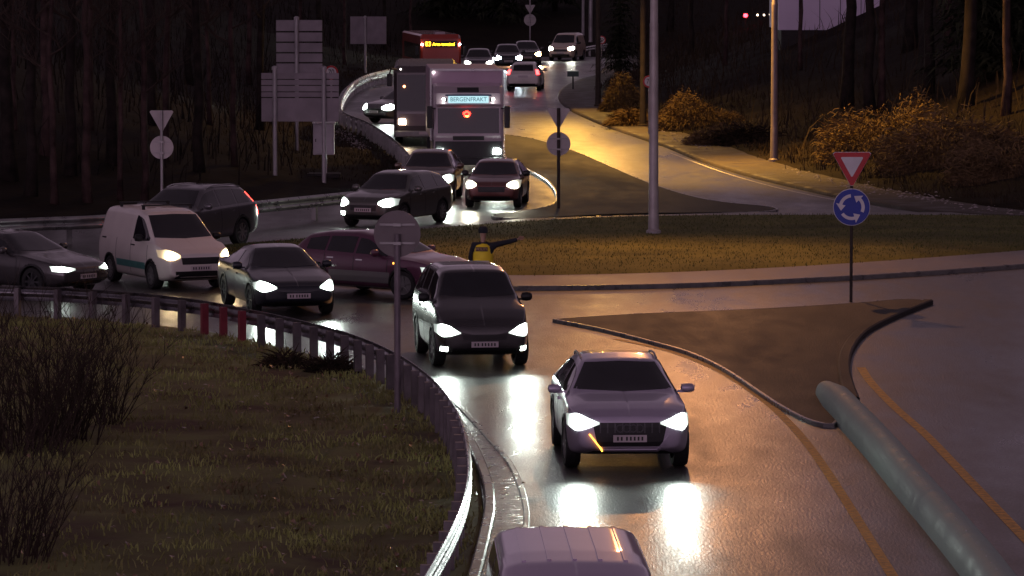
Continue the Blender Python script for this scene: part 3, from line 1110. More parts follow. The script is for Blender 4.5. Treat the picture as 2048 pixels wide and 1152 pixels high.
# 5 white panel van
pvan = dict(wipers=True, L=4.4, W=1.80, H=1.84, R=.32, fo=.88, wb=2.68, clear=.2, paint=white, roofw=1.40, cowl=.95, cowl_z=1.15, ws=1.72, roof_end=4.3,
            top=[(0, .86), (.10, .96), (.5, 1.06), (.95, 1.17), (1.75, 1.74), (2.2, 1.82), (3.6, 1.84), (4.25, 1.80), (4.38, 1.4), (4.4, 1.2)],
            belt=(1.08, 1.10), fround=.17, rround=.05, rlen=.3, edge=.09, side=[(1.15, 2.12)], seams=[1.12, 2.2, 3.15], handles=[(2.05, .98), (3.95, 1.05)], handle_mat=M['black'],
            head=([(.50, .78), (.64, .73), (.76, .72), (.86, .78)], [(.50, .84), (.64, .92), (.76, .96), (.86, .94)]), beam=(.72, .82), lamp=WARM, glow=30, power=45, beam_yaw=rad(-34),
            grille=([(-.45, .62), (.45, .62)], [(-.48, .78), (.48, .78)]), intake=([(-.6, .28), (.6, .28)], [(-.62, .46), (.62, .46)]), plate_z=.53, mirror_mat=M['black'],
            rear_glass=(1.2, 1.65, .6, .55), arch=M['black'], spokes=9)
teal = mat('teal_band', (.06, .22, .20), .4, var=.1)
pvan['extra'] = [([(1.25, .44), (3.1, .44)], [(1.25, .60), (3.1, .60)], v, 'teal_stripe', teal) for v in ('left', 'right')]
root, put, bvh = make_car('white_panel_van', 'small white panel van with warm headlights and a teal side stripe', 'van', pvan, 303, 578, 26, anchor=(-.87, .88 - 2.2))
for y in (2.05, 3.5):
    q = MB().box((0, y, 1.90), (1.30, .05, .03))
    for s in (-1, 1):
        q.box((s * .60, y, 1.85), (.05, .09, .10))
    put(q, 'roof_bar', M['black'])

# 6 dark car cut by the left edge
left_car = dict(saloon, paint=dark, glow=35, power=22, rim=M['rim_dark'], head=([(.40, .62), (.62, .59), (.84, .60)], [(.40, .66), (.62, .69), (.84, .72)]))
make_car('black_saloon', 'black saloon cut off by the left edge, one headlight showing', 'car', left_car, 172, 592, 52, anchor='front')

# 7 graphite SUV leaving to the left
gsuv = dict(L=4.7, W=1.9, H=1.68, R=.37, fo=.85, wb=2.86, clear=.25, paint=grey, roofw=1.30, cowl=1.35, cowl_z=1.12, ws=2.1, roof_end=4.2,
            top=[(0, .86), (.10, .98), (.5, 1.06), (1.35, 1.14), (2.15, 1.61), (2.7, 1.68), (3.6, 1.66), (4.2, 1.60), (4.55, 1.15), (4.7, 1.0)],
            belt=(1.05, 1.14), side=[(1.6, 2.6), (2.68, 3.5), (3.57, 4.2)], seams=[1.45, 2.64, 3.55], handles=[(2.45, .95), (3.4, .97)],
            head=([(.52, .78), (.85, .74)], [(.52, .84), (.85, .90)]), beam=(.74, .82), glow=30, power=60, grille=([(-.4, .58), (.4, .58)], [(-.42, .82), (.42, .82)]),
            rear_glass=(1.2, 1.55, .6, .52), tail_lamp=([(.72, .80), (.90, .80)], [(.58, 1.42), (.74, 1.42)]), tail_mat=emit('tail_glow', (1, .04, .03), 9), rails=M['chrome'])
root, put, bvh = make_car('graphite_suv', 'graphite SUV with a glowing red tail light turning away behind the white van', 'car', gsuv, 478, 491, -27, anchor=(.83, .85 + 2.86 - 2.35))

# 8 plum estate car crossing the roundabout
wag = dict(L=4.45, W=1.80, H=1.50, R=.33, fo=.85, wb=2.65, clear=.2, paint=plum, roofw=1.22, cowl=1.15, cowl_z=1.0, ws=1.95, roof_end=3.95,
           top=[(0, .72), (.08, .84), (.5, .93), (1.15, 1.0), (2.0, 1.44), (2.5, 1.50), (3.4, 1.47), (4.0, 1.38), (4.35, 1.0), (4.45, .9)],
           belt=(.93, 1.02), side=[(1.35, 2.3), (2.38, 3.2), (3.27, 3.85)], seams=[1.3, 2.34, 3.25], handles=[(2.15, .85), (3.05, .87)], handle_mat=M['chrome'],
           head=([(.52, .64), (.82, .62)], [(.52, .70), (.82, .76)]), beam=(.7, .68), glow=25, power=40, rear_glass=(1.05, 1.36, .55, .5),
           tail_lamp=([(.66, .75), (.85, .75)], [(.60, 1.0), (.78, 1.0)]), rim=M['rim'], spokes=5, steer=rad(14))
wag['extra'] = [([(1.22, .24), (3.1, .24)], [(1.22, .60), (3.1, .60)], v, 'side_panel', greyside) for v in ('left', 'right')] + [([(1.02, .80), (1.12, .80)], [(1.02, .84), (1.12, .84)], v, 'indicator', M['amber']) for v in ('left', 'right')]
make_car('plum_estate_car', 'plum estate car with grey lower doors crossing behind the blue saloon', 'car', wag, 804, 599, 50, anchor=(-.87, .85 - 2.225))

# 9 grey-green hatchback turning off the roundabout
hatch = dict(L=4.3, W=1.80, H=1.55, R=.33, fo=.82, wb=2.6, clear=.2, paint=olive, roofw=1.22, cowl=1.1, cowl_z=1.02, ws=1.8, roof_end=3.8,
             top=[(0, .74), (.08, .86), (.5, .95), (1.1, 1.03), (1.85, 1.49), (2.3, 1.55), (3.3, 1.52), (3.9, 1.42), (4.2, 1.05), (4.3, .92)],
             belt=(.96, 1.04), side=[(1.3, 2.2), (2.28, 3.1), (3.17, 3.7)], seams=[1.22, 2.24, 3.1], handles=[(2.05, .88), (2.95, .9)],
             head=([(.46, .68), (.60, .62), (.76, .60), (.86, .66)], [(.46, .74), (.60, .82), (.76, .86), (.86, .82)]), beam=(.68, .72), glow=60, power=120, grille=([(-.4, .5), (.4, .5)], [(-.42, .66), (.42, .66)]),
             intake=([(-.55, .26), (.55, .26)], [(-.57, .38), (.57, .38)]), rear_glass=(1.08, 1.42, .55, .5), tail_lamp=([(.68, .75), (.85, .75)], [(.62, 1.02), (.78, 1.02)]), fog=(.66, .42, .07), fog_glow=30, fog_sides=(-1,))
make_car('olive_hatchback', 'grey green hatchback turning left in front of the lorry queue, three lamps lit', 'car', hatch, 728, 456, -24, anchor='front')
# 10 bronze car between it and the red one
make_car('bronze_hatchback', 'dark bronze car half hidden behind the grey green hatchback', 'car', dict(hatch, paint=rust, H=1.5, glow=80, power=150, fog=(.70, .42, .07), fog_sides=(1,), fog_col=(1, .45, .2), fog_glow=14), 850, 404, -4, anchor='front')
# 11 brown-red hatchback
make_car('red_hatchback', 'small brown red hatchback waiting in front of the lorry', 'car', dict(hatch, L=4.0, W=1.72, H=1.42, paint=red, fo=.75, wb=2.5, top=[(0, .70), (.08, .80), (.5, .89), (1.0, .96), (1.75, 1.37), (2.2, 1.42), (3.1, 1.4), (3.6, 1.32), (3.9, 1.0), (4.0, .88)], cowl_z=.95, belt=(.90, .98), cowl=1.0, ws=1.7, roof_end=3.5, side=[(1.2, 2.1), (2.18, 3.0)], seams=[1.15, 2.14], handles=[(2.0, .88)], fog=None, glow=60, lamp=(1, .95, .72), power=150, mirror_mat=M['black']), 983, 417, -5, anchor='front')
# 12 car on the ramp under the guard rail
make_car('ramp_car', 'small dark car with twin dazzling lamps on the ramp beside the curved rail', 'car', dict(hatch, paint=grey, glow=500, power=450, fog=None, core=.10), 750, 247, -42, anchor='front')
# 13 white hatchback leaving uphill
tailer = dict(hatch, paint=white, head=None, W=1.84, tail_mat=emit('tail_glow', (1, .03, .03), 10), tail_lamp=([(.72, .88), (.88, .88)], [(.66, 1.14), (.80, 1.14)]), rear_plate=.78, rear_bumper=([(-.75, .26), (.75, .26)], [(-.78, .40), (.78, .40)]), fog=None)
make_car('white_hatchback', 'white hatchback seen from behind with both red tail lights lit', 'car', tailer, 1046, 182, 176, anchor='rear')
# 14 far pale van on the hill
fvan = dict(pvan, paint=cream, extra=[], lamp=(1, 1, .86), glow=300, power=2600, core=.10, H=1.84)
make_car('cream_van', 'cream van with blazing headlights highest up the road', 'van', fvan, 1121, 122, -12, anchor='front')
# 15-17 far cars whose lamps show over the lorry
far = dict(hatch, fog=None, glow=500, power=1300, core=.10)
make_car('far_hatchback', 'far car with cold white lamps right above the white hatchback', 'car', dict(far, paint=navy, lamp=(.8, .92, 1)), 1017, 139, 2, anchor='front')
make_car('far_saloon', 'farthest small car with orange tinted lamps left of the cream van', 'car', dict(far, paint=dark, lamp=(1, .5, .22)), 1056, 131, 3, anchor='front')
make_car('far_estate', 'far dark car showing one lamp above the lorry box', 'car', dict(far, paint=grey, lamp=(1, 1, .9), glow=60), 957, 150, 0, anchor='front')

# ------------------------------------------------------------------ lorry, coach, bus
def text_mb(body, size, depth=.006, squeeze=1.0):
    """lettering as real geometry in the x-z plane, centred"""
    cu = bpy.data.curves.new('lettering', 'FONT')
    cu.body = body
    cu.size = size
    cu.align_x = 'CENTER'
    cu.align_y = 'CENTER'
    cu.extrude = depth
    ob = bpy.data.objects.new('lettering', cu)
    COL.objects.link(ob)
    dg = bpy.context.evaluated_depsgraph_get()
    me = ob.evaluated_get(dg).to_mesh()
    vs = [(v.co.x * squeeze, -v.co.z, v.co.y) for v in me.vertices]
    fs = [tuple(p.vertices) for p in me.polygons]
    ob.evaluated_get(dg).to_mesh_clear()
    bpy.data.objects.remove(ob)
    bpy.data.curves.remove(cu)
    return MB().add(vs, fs)


def shift(mb, d, sx=1):
    mb.v = [(x * sx + d[0], y + d[1], z + d[2]) for x, y, z in mb.v]
    return mb


lorry_paint = paint('lorry_cab_paint', (.46, .38, .42), .1, .4)
box_paint = mat('lorry_box_panel', (.50, .36, .46), .55, var=.08, scale=1.0)
lorry = thing('lorry', 'box lorry with a lit name sign above its windscreen and a red emblem glowing inside', 'lorry', G(937, 345), rad(2.5), 'vehicles caught in the traffic jam')
cab = MB()
prof = [(0, .95), (-.02, 1.30), (.10, 2.30), (.30, 2.78), (.75, 3.02), (1.75, 3.10), (1.75, .45), (.05, .35), (-.05, .45)]
vs, fs = [], []
for x in (-1.22, -1.12, 1.12, 1.22):
    k = .04 if abs(x) > 1.2 else 0
    vs += [(x, y + k * (1 if y < 1 else -1), z - k * (1 if z > 2 else 0)) for y, z in prof]
n = len(prof)
for i in range(3):
    for j in range(n):
        j2 = (j + 1) % n
        fs.append((i * n + j, i * n + j2, (i + 1) * n + j2, (i + 1) * n + j))
fs += [tuple(range(n)), tuple(range(3 * n, 4 * n))[::-1]]
cab.add(vs, fs)
cab.build('cab', lorry_paint, lorry)


def slab(parent, name, m, pts, off=.012):
    """a plate laid on the cab front: list of four (x, y, z) corners pushed forward"""
    v = [Vector(p) for p in pts]
    nrm = (v[1] - v[0]).cross(v[3] - v[0]).normalized()
    if nrm.y > 0:
        nrm = -nrm
    vs = [p + nrm * off for p in v] + [p - nrm * .02 for p in v]
    return MB().add(vs, [(0, 1, 2, 3), (7, 6, 5, 4), (0, 4, 5, 1), (1, 5, 6, 2), (2, 6, 7, 3), (3, 7, 4, 0)]).build(name, m, parent)


slab(lorry, 'windscreen', M['glass'], [(-1.08, -.012, 1.38), (1.08, -.012, 1.38), (1.08, .095, 2.26), (-1.08, .095, 2.26)])
slab(lorry, 'grille', M['black'], [(-1.19, -.045, .53), (1.19, -.045, .53), (1.17, -.010, 1.10), (-1.17, -.010, 1.10)], .02)
slab(lorry, 'grille_panel', M['black'], [(-.55, -.012, 1.14), (.55, -.012, 1.14), (.55, -.02, 1.28), (-.55, -.02, 1.28)], .015)
MB().box((0, -.06, .40), (2.44, .22, .26)).build('bumper', M['black'], lorry, bevel=.04)
slab(lorry, 'roof_window', M['black'], [(-.38, .36, 2.82), (.38, .36, 2.82), (.38, .62, 2.955), (-.38, .62, 2.955)], .02)
MB().box((0, -.02, 2.40), (2.28, .40, .05)).build('sun_visor', lorry_paint, lorry, bevel=.01)
sb = MB().box((0, .02, 2.57), (1.42, .10, .24)).build('name_sign', emit('sign_glow', (.55, .92, 1.0), .62), lorry, bevel=.015)
shift(text_mb('BERGENFRAKT', .21, .006, .92), (0, -.04, 2.57)).build('lettering', mat('sign_letter_teal', (.08, .30, .36), .5), sb)
MB().box((0, .03, 2.72), (1.62, .12, .05)).build('sign_frame', mat('blue_frame', (.02, .04, .16), .5), lorry)
for s in (-1, 1):
    MB().lathe([(.045, -.02), (.055, 0), (.045, .03)], 14, axis='y', c=(s * .87, .02, 2.58)).build('marker_lamp', M['marker'], lorry)
    sx = s * 1.0
    slab(lorry, 'headlight', headlight_mat(COOL, 110.0 if s < 0 else 200.0), [(sx - .14, -.05, .66), (sx + .14, -.05, .66), (sx + .12, -.04, .84), (sx - .12, -.04, .84)], .03)
    beam(lorry, (sx, -.14, .75), COOL, 160 if s < 0 else 260)
    slab(lorry, 'fog_lamp', headlight_mat((.5, 1, .7), .8), [(s * .98 - .1, -.17, .40), (s * .98 + .1, -.17, .40), (s * .98 + .1, -.17, .50), (s * .98 - .1, -.17, .50)])
    MB().box((s * 1.36, .05, 1.95), (.20, .22, .78)).build('wing_mirror', M['black'], lorry, bevel=.04)
    MB().box((s * 1.26, .10, 2.25), (.22, .05, .05)).build('mirror_arm', M['black'], lorry)
    MB().box((s * 1.232, .85, 1.85), (.02, .75, .70)).build('side_window', M['glass'], lorry, bevel=.02)
    wheel(lorry, s * 1.06, 1.35, .5, .32, M['rim_dark'], 0, s, 8)
    wheel(lorry, s * 1.06, 6.2, .5, .5, M['rim_dark'], 0, s, 8)
    MB().tube([(s * .78, -.02, 2.50), (s * .78, -.04, 2.62)], .03, 8).build('roof_horn', M['black'], lorry)
emb = MB()
for k in range(5):
    a0, a1 = 2 * math.pi * k / 5 + .3, 2 * math.pi * (k + 1) / 5 + .3
    emb.tube([(-.06 + .13 * math.cos(a0), -.0, 2.06 + .10 * math.sin(a0)), (-.06 + .085 * math.cos((a0 + a1) / 2), -.0, 2.06 + .065 * math.sin((a0 + a1) / 2)), (-.06 + .13 * math.cos(a1), -.0, 2.06 + .10 * math.sin(a1))], .032, 8)
emb.build('windscreen_emblem', emit('emblem_glow', (1, .02, .01), 9), lorry)
MB().tube([(-.10, -.03, 1.985), (-.04, -.035, 1.97), (.0, -.03, 1.99)], .02, 8).build('emblem_lamp', emit('emblem_core', (1, .45, .05), 9), lorry)
MB().box((0, 5.4, 2.32), (2.56, 7.2, 2.50)).build('box_body', box_paint, lorry, bevel=.05)
q = MB().box((0, 1.775, 3.56), (2.60, .06, .08))
for s in (-1, 1):
    q.box((s * 1.28, 1.775, 2.3), (.06, .06, 2.5))
q.build('box_trim', M['galv'], lorry)
MB().box((0, 5.0, .85), (1.0, 7.6, .35)).build('chassis', M['black'], lorry)
for s in (-1, 1):
    MB().box((s * 1.18, 4.0, .75), (.06, 2.6, .5)).build('side_guard', M['galv_old'], lorry)
MB().lathe([(.03, 0), (.04, .01), (.02, .03)], 12, axis='y', c=(-1.18, 1.70, 3.47)).build('marker_lamp', M['marker'], lorry)

# dark coach in the left lane
coach_paint = paint('coach_paint', (.10, .08, .085), .3, .22)


def bus_body(root, W, H, Lb, m, z0=.35, rake=.25):
    prof = [(0.02, z0), (-.02, z0 + .5), (.0, z0 + 1.0), (rake, H - .25), (rake + .30, H), (Lb, H), (Lb, z0)]
    vs, fs = [], []
    n = len(prof)
    xs = [(-W / 2, .08), (-W / 2 + .12, 0), (W / 2 - .12, 0), (W / 2, .08)]
    for x, k in xs:
        vs += [(x, y + (k * 1.4 if y < 1 else -k), z - (k * 1.2 if z > H - .1 else 0)) for y, z in prof]
    for i in range(3):
        for j in range(n):
            j2 = (j + 1) % n
            fs.append((i * n + j, i * n + j2, (i + 1) * n + j2, (i + 1) * n + j))
    fs += [tuple(range(n)), tuple(range(3 * n, 4 * n))[::-1]]
    MB().add(vs, fs).build('body', m, root)


coach = thing('coach', 'dark touring coach with a drooping mirror, half hidden behind the lorry box', 'coach', G(851, 292), rad(1), 'vehicles caught in the traffic jam')
bus_body(coach, 2.5, 3.15, 11.5, coach_paint)
slab(coach, 'windscreen', M['glass'], [(-1.12, .0, 1.40), (1.12, .0, 1.40), (1.10, .235, 2.82), (-1.10, .235, 2.82)], .015)
slab(coach, 'front_panel', mat('coach_front_grey', (.22, .17, .18), .4, var=.1), [(-1.0, -.015, .80), (1.0, -.015, .80), (1.0, -.005, 1.28), (-1.0, -.005, 1.28)], .012)
MB().box((0, -.02, .48), (2.4, .16, .24)).build('bumper', M['galv_old'], coach, bevel=.04)
slab(coach, 'number_plate', M['plate'], [(-.26, -.10, .46), (.26, -.10, .46), (.26, -.10, .57), (-.26, -.10, .57)])
for s in (-1, 1):
    slab(coach, 'headlight', headlight_mat((1, .82, .55), 50.0), [(s * .92 - .13, -.02, .86), (s * .92 + .13, -.02, .86), (s * .92 + .13, -.01, 1.06), (s * .92 - .13, -.01, 1.06)], .03)
    beam(coach, (s * .92, -.12, .95), (1, .75, .5), 120)
    MB().tube([(s * 1.15, .25, 3.02), (s * 1.36, -.05, 3.06), (s * 1.42, -.18, 2.86)], .045, 8).build('mirror_arm', M['black'], coach)
    MB().box((s * 1.42, -.20, 2.62), (.20, .14, .50)).build('wing_mirror', M['black'], coach, bevel=.04)
    for k in range(6):
        MB().box((s * 1.252, 1.5 + k * 1.6, 2.1), (.012, 1.48, .95)).build('side_window', M['glass'], coach)
    for y in (2.2, 8.4):
        wheel(coach, s * 1.08, y, .5, .32, M['rim_dark'], 0, s, 8)
    MB().lathe([(.03, -.02), (.03, .02)], 10, axis='y', c=(s * .98, .40, 3.03)).build('marker_lamp', M['marker'], coach)
MB().lathe([(.05, -.02), (.05, .02)], 10, axis='y', c=(-.84, .06, 2.36)).build('interior_lamp', emit('reading_glow', (1, .32, .12), 8), coach)

# city bus with amber destination sign
bus_red = paint('bus_red', (.42, .05, .03), 0, .35)
bus = thing('city_bus', 'red topped city bus with an amber destination display, far behind the lorry', 'bus', G(882, 160) + Vector((0, 0, -.15)), rad(7), 'vehicles caught in the traffic jam')
bus_body(bus, 2.34, 2.78, 11, bus_red, .32, .08)
slab(bus, 'windscreen', M['glass'], [(-1.04, .0, .95), (1.04, .0, .95), (1.03, .07, 2.02), (-1.03, .07, 2.02)], .02)
dp = slab(bus, 'destination_display', M['black'], [(-.98, .060, 2.04), (.98, .060, 2.04), (.97, .078, 2.40), (-.97, .078, 2.40)], .025)
am = emit('led_amber', (1, .40, .01), 9)
t = shift(text_mb('83', .36, .005), (-.74, .03, 2.22)); t.build('route_number', am, dp)
t = shift(text_mb('Arna terminal', .25, .005, .92), (.16, .03, 2.21)); t.build('destination_text', am, dp)
for s in (-1, 1):
    slab(bus, 'headlight', headlight_mat(COOL, 40.0), [(s * .9 - .12, -.02, .62), (s * .9 + .12, -.02, .62), (s * .9 + .12, -.02, .78), (s * .9 - .12, -.02, .78)], .03)
    MB().lathe([(.055, -.02), (.065, 0), (.055, .03)], 12, axis='y', c=(s * 1.09, .02, 2.20)).build('marker_lamp', emit('bus_marker_glow', (.95, 1, 1), 30), bus)
    for k in range(6):
        MB().box((s * 1.174, 1.5 + k * 1.5, 1.75), (.012, 1.38, .9)).build('side_window', M['glass'], bus)
    MB().box((s * 1.40, -.05, 1.85), (.18, .12, .5)).build('wing_mirror', M['black'], bus, bevel=.03)
    for y in (2.0, 8.0):
        wheel(bus, s * 1.02, y, .48, .3, M['rim_dark'], 0, s, 8)
MB().box((0, .9, 2.84), (.62, .8, .14)).build('roof_box', lorry_paint, bus, bevel=.03)
MB().box((0, -.02, .46), (2.2, .14, .22)).build('bumper', M['black'], bus, bevel=.03)


# ------------------------------------------------------------------ guard rails
M['rail_steel'] = mat('weathered_rail_steel', (.26, .25, .27), .30, .95, var=.3, scale=2.5, rvar=.1, bump=.06, bscale=18)
M['rail_post'] = mat('dark_rail_post', (.15, .13, .14), .5, .4, var=.35, scale=3)
def guardrail(name, label, line, material, step, z=.75, h=.31, post_side=-1, post_mat=None, base=0.0, amp=.04, n=None):
    P = catmull(line, n or 300)[:, :2]
    t = np.gradient(P, axis=0)
    t /= np.linalg.norm(t, axis=1)[:, None]
    nr = np.stack([-t[:, 1], t[:, 0]], 1)
    root = thing(name, label, 'guard rail', (0, 0, 0))
    k = h / .31
    prof = [(0, 0), (.012, -.015), (amp, -.045), (amp + .01, -.075), (amp, -.105), (.0, -.135), (-.005, -.155), (.0, -.175), (amp, -.205), (amp + .01, -.235), (amp, -.265), (.012, -.295), (0, -.31)]
    prof = [(a, b * k) for a, b in prof]
    prof = prof + [(a - .012, b) for a, b in prof[::-1]]
    m = len(prof)
    vs, fs = [], []
    for i in range(len(P)):
        for a, b in prof:
            vs.append((P[i, 0] + nr[i, 0] * a * -post_side, P[i, 1] + nr[i, 1] * a * -post_side, z + b + base))
    for i in range(len(P) - 1):
        for j in range(m):
            j2 = (j + 1) % m
            fs.append((i * m + j, i * m + j2, (i + 1) * m + j2, (i + 1) * m + j))
    MB().add(vs, fs).build('beam', material, root, smooth=True, auto=35)
    s = np.r_[0, np.cumsum(np.linalg.norm(np.diff(P, axis=0), axis=1))]
    d = step * .4
    while d < s[-1] - .1:
        x, y = np.interp(d, s, P[:, 0]), np.interp(d, s, P[:, 1])
        i = int(np.searchsorted(s, d))
        i = min(i, len(P) - 1)
        x += nr[i, 0] * .09 * post_side
        y += nr[i, 1] * .09 * post_side
        ang = math.atan2(t[i, 1], t[i, 0])
        Mx = Matrix.Rotation(ang, 4, 'Z')
        g = drop(x, y)
        top = z + base - .04
        pm = post_mat(x, y) if callable(post_mat) else (post_mat or M['galv_old'])
        MB().box((x, y, (top + g - .15) / 2), (.11, .14, top - g + .15), Mx).build('post', pm, root)
        d += step
    return root


red_tape = mat('red_band', (.20, .03, .045), .45, var=.2)


def near_posts(x, y):
    px = x / y * FPX + 1024
    return red_tape if 372 < px < 492 else M['rail_post']


guardrail('guard_rail', 'curved steel guard rail sweeping round the dark verge in the foreground', rail_near_xy, M['rail_steel'], 1.02, post_side=-1, post_mat=near_posts)
guardrail('guard_rail', 'pale straight guard rail at the forest edge behind the white van', [tuple(G(a, b, .75)[:2]) for a, b in [(-500, 460), (-250, 447), (0, 438), (100, 434), (200, 430), (350, 417), (500, 403), (600, 393), (712, 382)]], M['galv'], 4.0, post_side=1, h=.36)
guardrail('guard_rail', 'dark posted guard rail climbing beside the coach, then looping left up the ramp', [tuple(G(a, b, .75)[:2]) for a, b in [(830, 322), (802, 290), (770, 265), (735, 244), (702, 231), (686, 222), (682, 208), (688, 188), (704, 167), (730, 151), (775, 139), (840, 128)]], M['galv'], 2.0, post_side=1, h=.46, amp=.05)
guardrail('guard_rail', 'short far guard rail right of the cream van', [tuple(G(a, b, .75)[:2]) for a, b in [(1150, 99), (1180, 92), (1214, 87)]], M['galv'], 3.0, post_side=1)

# rounded concrete divider
bl = catmull([G(a, b) for a, b in [(1652, 796), (1704, 850), (1764, 915), (1826, 990), (1896, 1072), (1966, 1158), (2060, 1290)]], 140)[:, :2]
bt = np.gradient(bl, axis=0); bt /= np.linalg.norm(bt, axis=1)[:, None]
bn = np.stack([-bt[:, 1], bt[:, 0]], 1)
div = thing('concrete_barrier', 'rounded pale concrete divider beside the nearest yellow line', 'barrier', (bl[0, 0], bl[0, 1], 0))
seg = [0, 18, 40, 62, 84, 106, 128, 139]
for a, b in zip(seg[:-1], seg[1:]):
    vs, fs = [], []
    for i in range(a, b + 1):
        e = min(1, i / 10)
        e = .72 + .28 * e
        q = [.985 if (i in (a, b)) else 1.0][0]
        for k in range(15):
            w = math.pi * k / 14
            ox = -math.cos(w) * .27 * e * q
            oz = (abs(math.sin(w)) ** .62) * .44 * e * q
            sh = 0.004 * (i == b)
            vs.append((bl[i, 0] + bn[i, 0] * ox - bl[0, 0], bl[i, 1] + bn[i, 1] * ox - bl[0, 1] + sh, oz))
    for i in range(b - a):
        for k in range(14):
            fs.append((i * 15 + k, i * 15 + k + 1, (i + 1) * 15 + k + 1, (i + 1) * 15 + k))
    fs += [tuple(range(15)), tuple(range((b - a) * 15, (b - a) * 15 + 15))[::-1]]
    MB().add(vs, fs).build('barrier_segment', M['concrete'], div, smooth=True, auto=50)
dots = MB()  # pale shiny dots along the top stand in for highlights
glint = mat('highlight_dot', (.7, .75, .72), .2, .6)
for i in range(12, 138, 3):
    dots.lathe([(.012, 0), (.008, .008)], 6, axis='z', c=(bl[i, 0] - bl[0, 0] - .06, bl[i, 1] - bl[0, 1], .43))
o = dots.build('highlight_dots', glint, div)
o['kind'] = 'stuff'


# ------------------------------------------------------------------ traffic signs
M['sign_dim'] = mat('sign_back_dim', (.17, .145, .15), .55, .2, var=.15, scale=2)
M['pole_dim'] = mat('dim_pole', (.17, .14, .16), .5, .2, var=.2, scale=3)  # darker copy of the pole paint


def disc(r, y0, y1, n=32):
    return MB().lathe([(r, y0), (r, y1)], n, axis='y')


def tri(w, y0, y1, c=.06):
    hgt = w * .88
    a = [(-w / 2 + c, hgt / 2), (w / 2 - c, hgt / 2), (w / 2 - c * .3, hgt / 2 - c * .7), (c * .5, -hgt / 2 + c * .5), (-c * .5, -hgt / 2 + c * .5), (-w / 2 + c * .3, hgt / 2 - c * .7)]
    return MB().plate(a, y0, y1)


def sign_post(label, px, base_py, top_py, r=.03, m='pole', loc=None):
    g = loc or hit(px, base_py)
    root = thing('traffic_sign', label, 'traffic sign', g)
    h = at_depth(px, top_py, g.y).z - g.z
    MB().tube([(0, 0, -.1), (0, 0, h)], r, 10).build('pole', M[m], root)
    return root, g, h


def zat(g, py):
    return at_depth(0, py, g.y).z - g.z


# give way + roundabout, facing the camera
root, g, h = sign_post('yield sign over a blue roundabout disc, facing us on the near splitter island', 1702, 604, 330, .035, 'wood_pole')
s_ = scale_at(g.y)
o = shift(tri(78 / s_, -.05, -.035), (0, 0, zat(g, 339))).build('yield_plate', M['sign_red'], root)
shift(tri(46 / s_, -.058, -.048, .03), (0, 0, zat(g, 334))).build('yield_centre', M['sign_white'], o)
shift(tri(80 / s_, -.034, -.028), (0, 0, zat(g, 339))).build('yield_rim', M['sign_white'], o)
o = shift(disc(36 / s_, -.05, -.03), (0, 0, zat(g, 414))).build('roundabout_disc', M['sign_blue'], root)
shift(disc(37.3 / s_, -.034, -.026), (0, 0, zat(g, 414))).build('disc_rim', M['sign_white'], o)
q = MB()
r1, r2 = 26 / s_, 19.5 / s_
for k in range(3):
    a0 = rad(95 + 120 * k)
    n = 8
    outer = [(r1 * math.cos(a0 + rad(70) * i / n), r1 * math.sin(a0 + rad(70) * i / n)) for i in range(n + 1)]
    inner = [(r2 * math.cos(a0 + rad(70) * i / n), r2 * math.sin(a0 + rad(70) * i / n)) for i in range(n, -1, -1)]
    q.plate(outer + inner, -.060, -.050)
    a1 = a0 + rad(70)
    rm = (r1 + r2) / 2
    q.plate([((r1 + .075) * math.cos(a1), (r1 + .075) * math.sin(a1)), (rm * math.cos(a1 + rad(33)), rm * math.sin(a1 + rad(33))), ((r2 - .075) * math.cos(a1), (r2 - .075) * math.sin(a1))], -.0605, -.0505)
q.v = [(x, y, zz + zat(g, 414)) for x, y, zz in q.v]
q.build('arrow_ring', M['sign_white'], o)


def back_sign(label, px, base, tri_c, tri_w, disc_c, disc_r, pole='pole', r=.04, tri_mat='sign_back'):
    root, g, h = sign_post(label, px, base, (tri_c if tri_c is not None else disc_c) - 22 * (1 if tri_c is not None else 0), r, pole)
    s = scale_at(g.y)
    if tri_c is not None:
        shift(tri(tri_w / s, .05, .07), (0, 0, zat(g, tri_c))).build('yield_plate', M[tri_mat], root)
    shift(disc(disc_r / s, .05, .07), (0, 0, zat(g, disc_c))).build('sign_disc', M[tri_mat], root)
    for dz in (-.16, .16):
        MB().box((0, .035, zat(g, disc_c) + dz), (disc_r / s * 1.5, .03, .035)).build('bracket', M['galv_old'], root)
        MB().box((0, -.02, zat(g, disc_c) + dz), (.13, .10, .05)).build('clamp', M['galv_old'], root)
    return root


back_sign('yield and disc sign seen from behind at the forest edge, left of the boards', 324, 436, 243, 50, 295, 23.5)
back_sign('yield and disc sign seen from behind on the far splitter island', 1117, 416, 238, 48, 288, 24, 'wood_pole', .05)
back_sign('large round sign seen from behind on a tall pole in the near verge', 795, 826, None, 0, 468, 47, 'pole_dim', .055, 'sign_dim')
back_sign('tiny yield and disc sign seen from behind, farthest up the road', 1060, 112, 19, 21, 40, 12, 'pole', .05)


def speed_sign(label, px, base, cy, rr, word, tilt=0.0):
    root, g, h = sign_post(label, px, base, cy - rr, .035)
    s = scale_at(g.y)
    o = shift(disc(rr / s, -.05, -.03), (0, 0, zat(g, cy))).build('speed_disc', M['sign_red'], root)
    shift(disc(rr * .74 / s, -.058, -.048), (0, 0, zat(g, cy))).build('disc_face', M['sign_white'], o)
    shift(text_mb(word, rr * 1.15 / s, .004, .8), (0, -.063, zat(g, cy))).build('speed_number', M['letter'], o)
    return root


speed_sign('red ringed 70 speed sign peeking over the big sign board', 663, 300, 145, 14, '70')
speed_sign('red ringed 70 speed sign half hidden by the tall lamp post', 1298, 268, 163, 12.5, '70')
speed_sign('small red sign beside the tarred pole at the top of the hill', 1203, 128, 80, 8.5, '70')


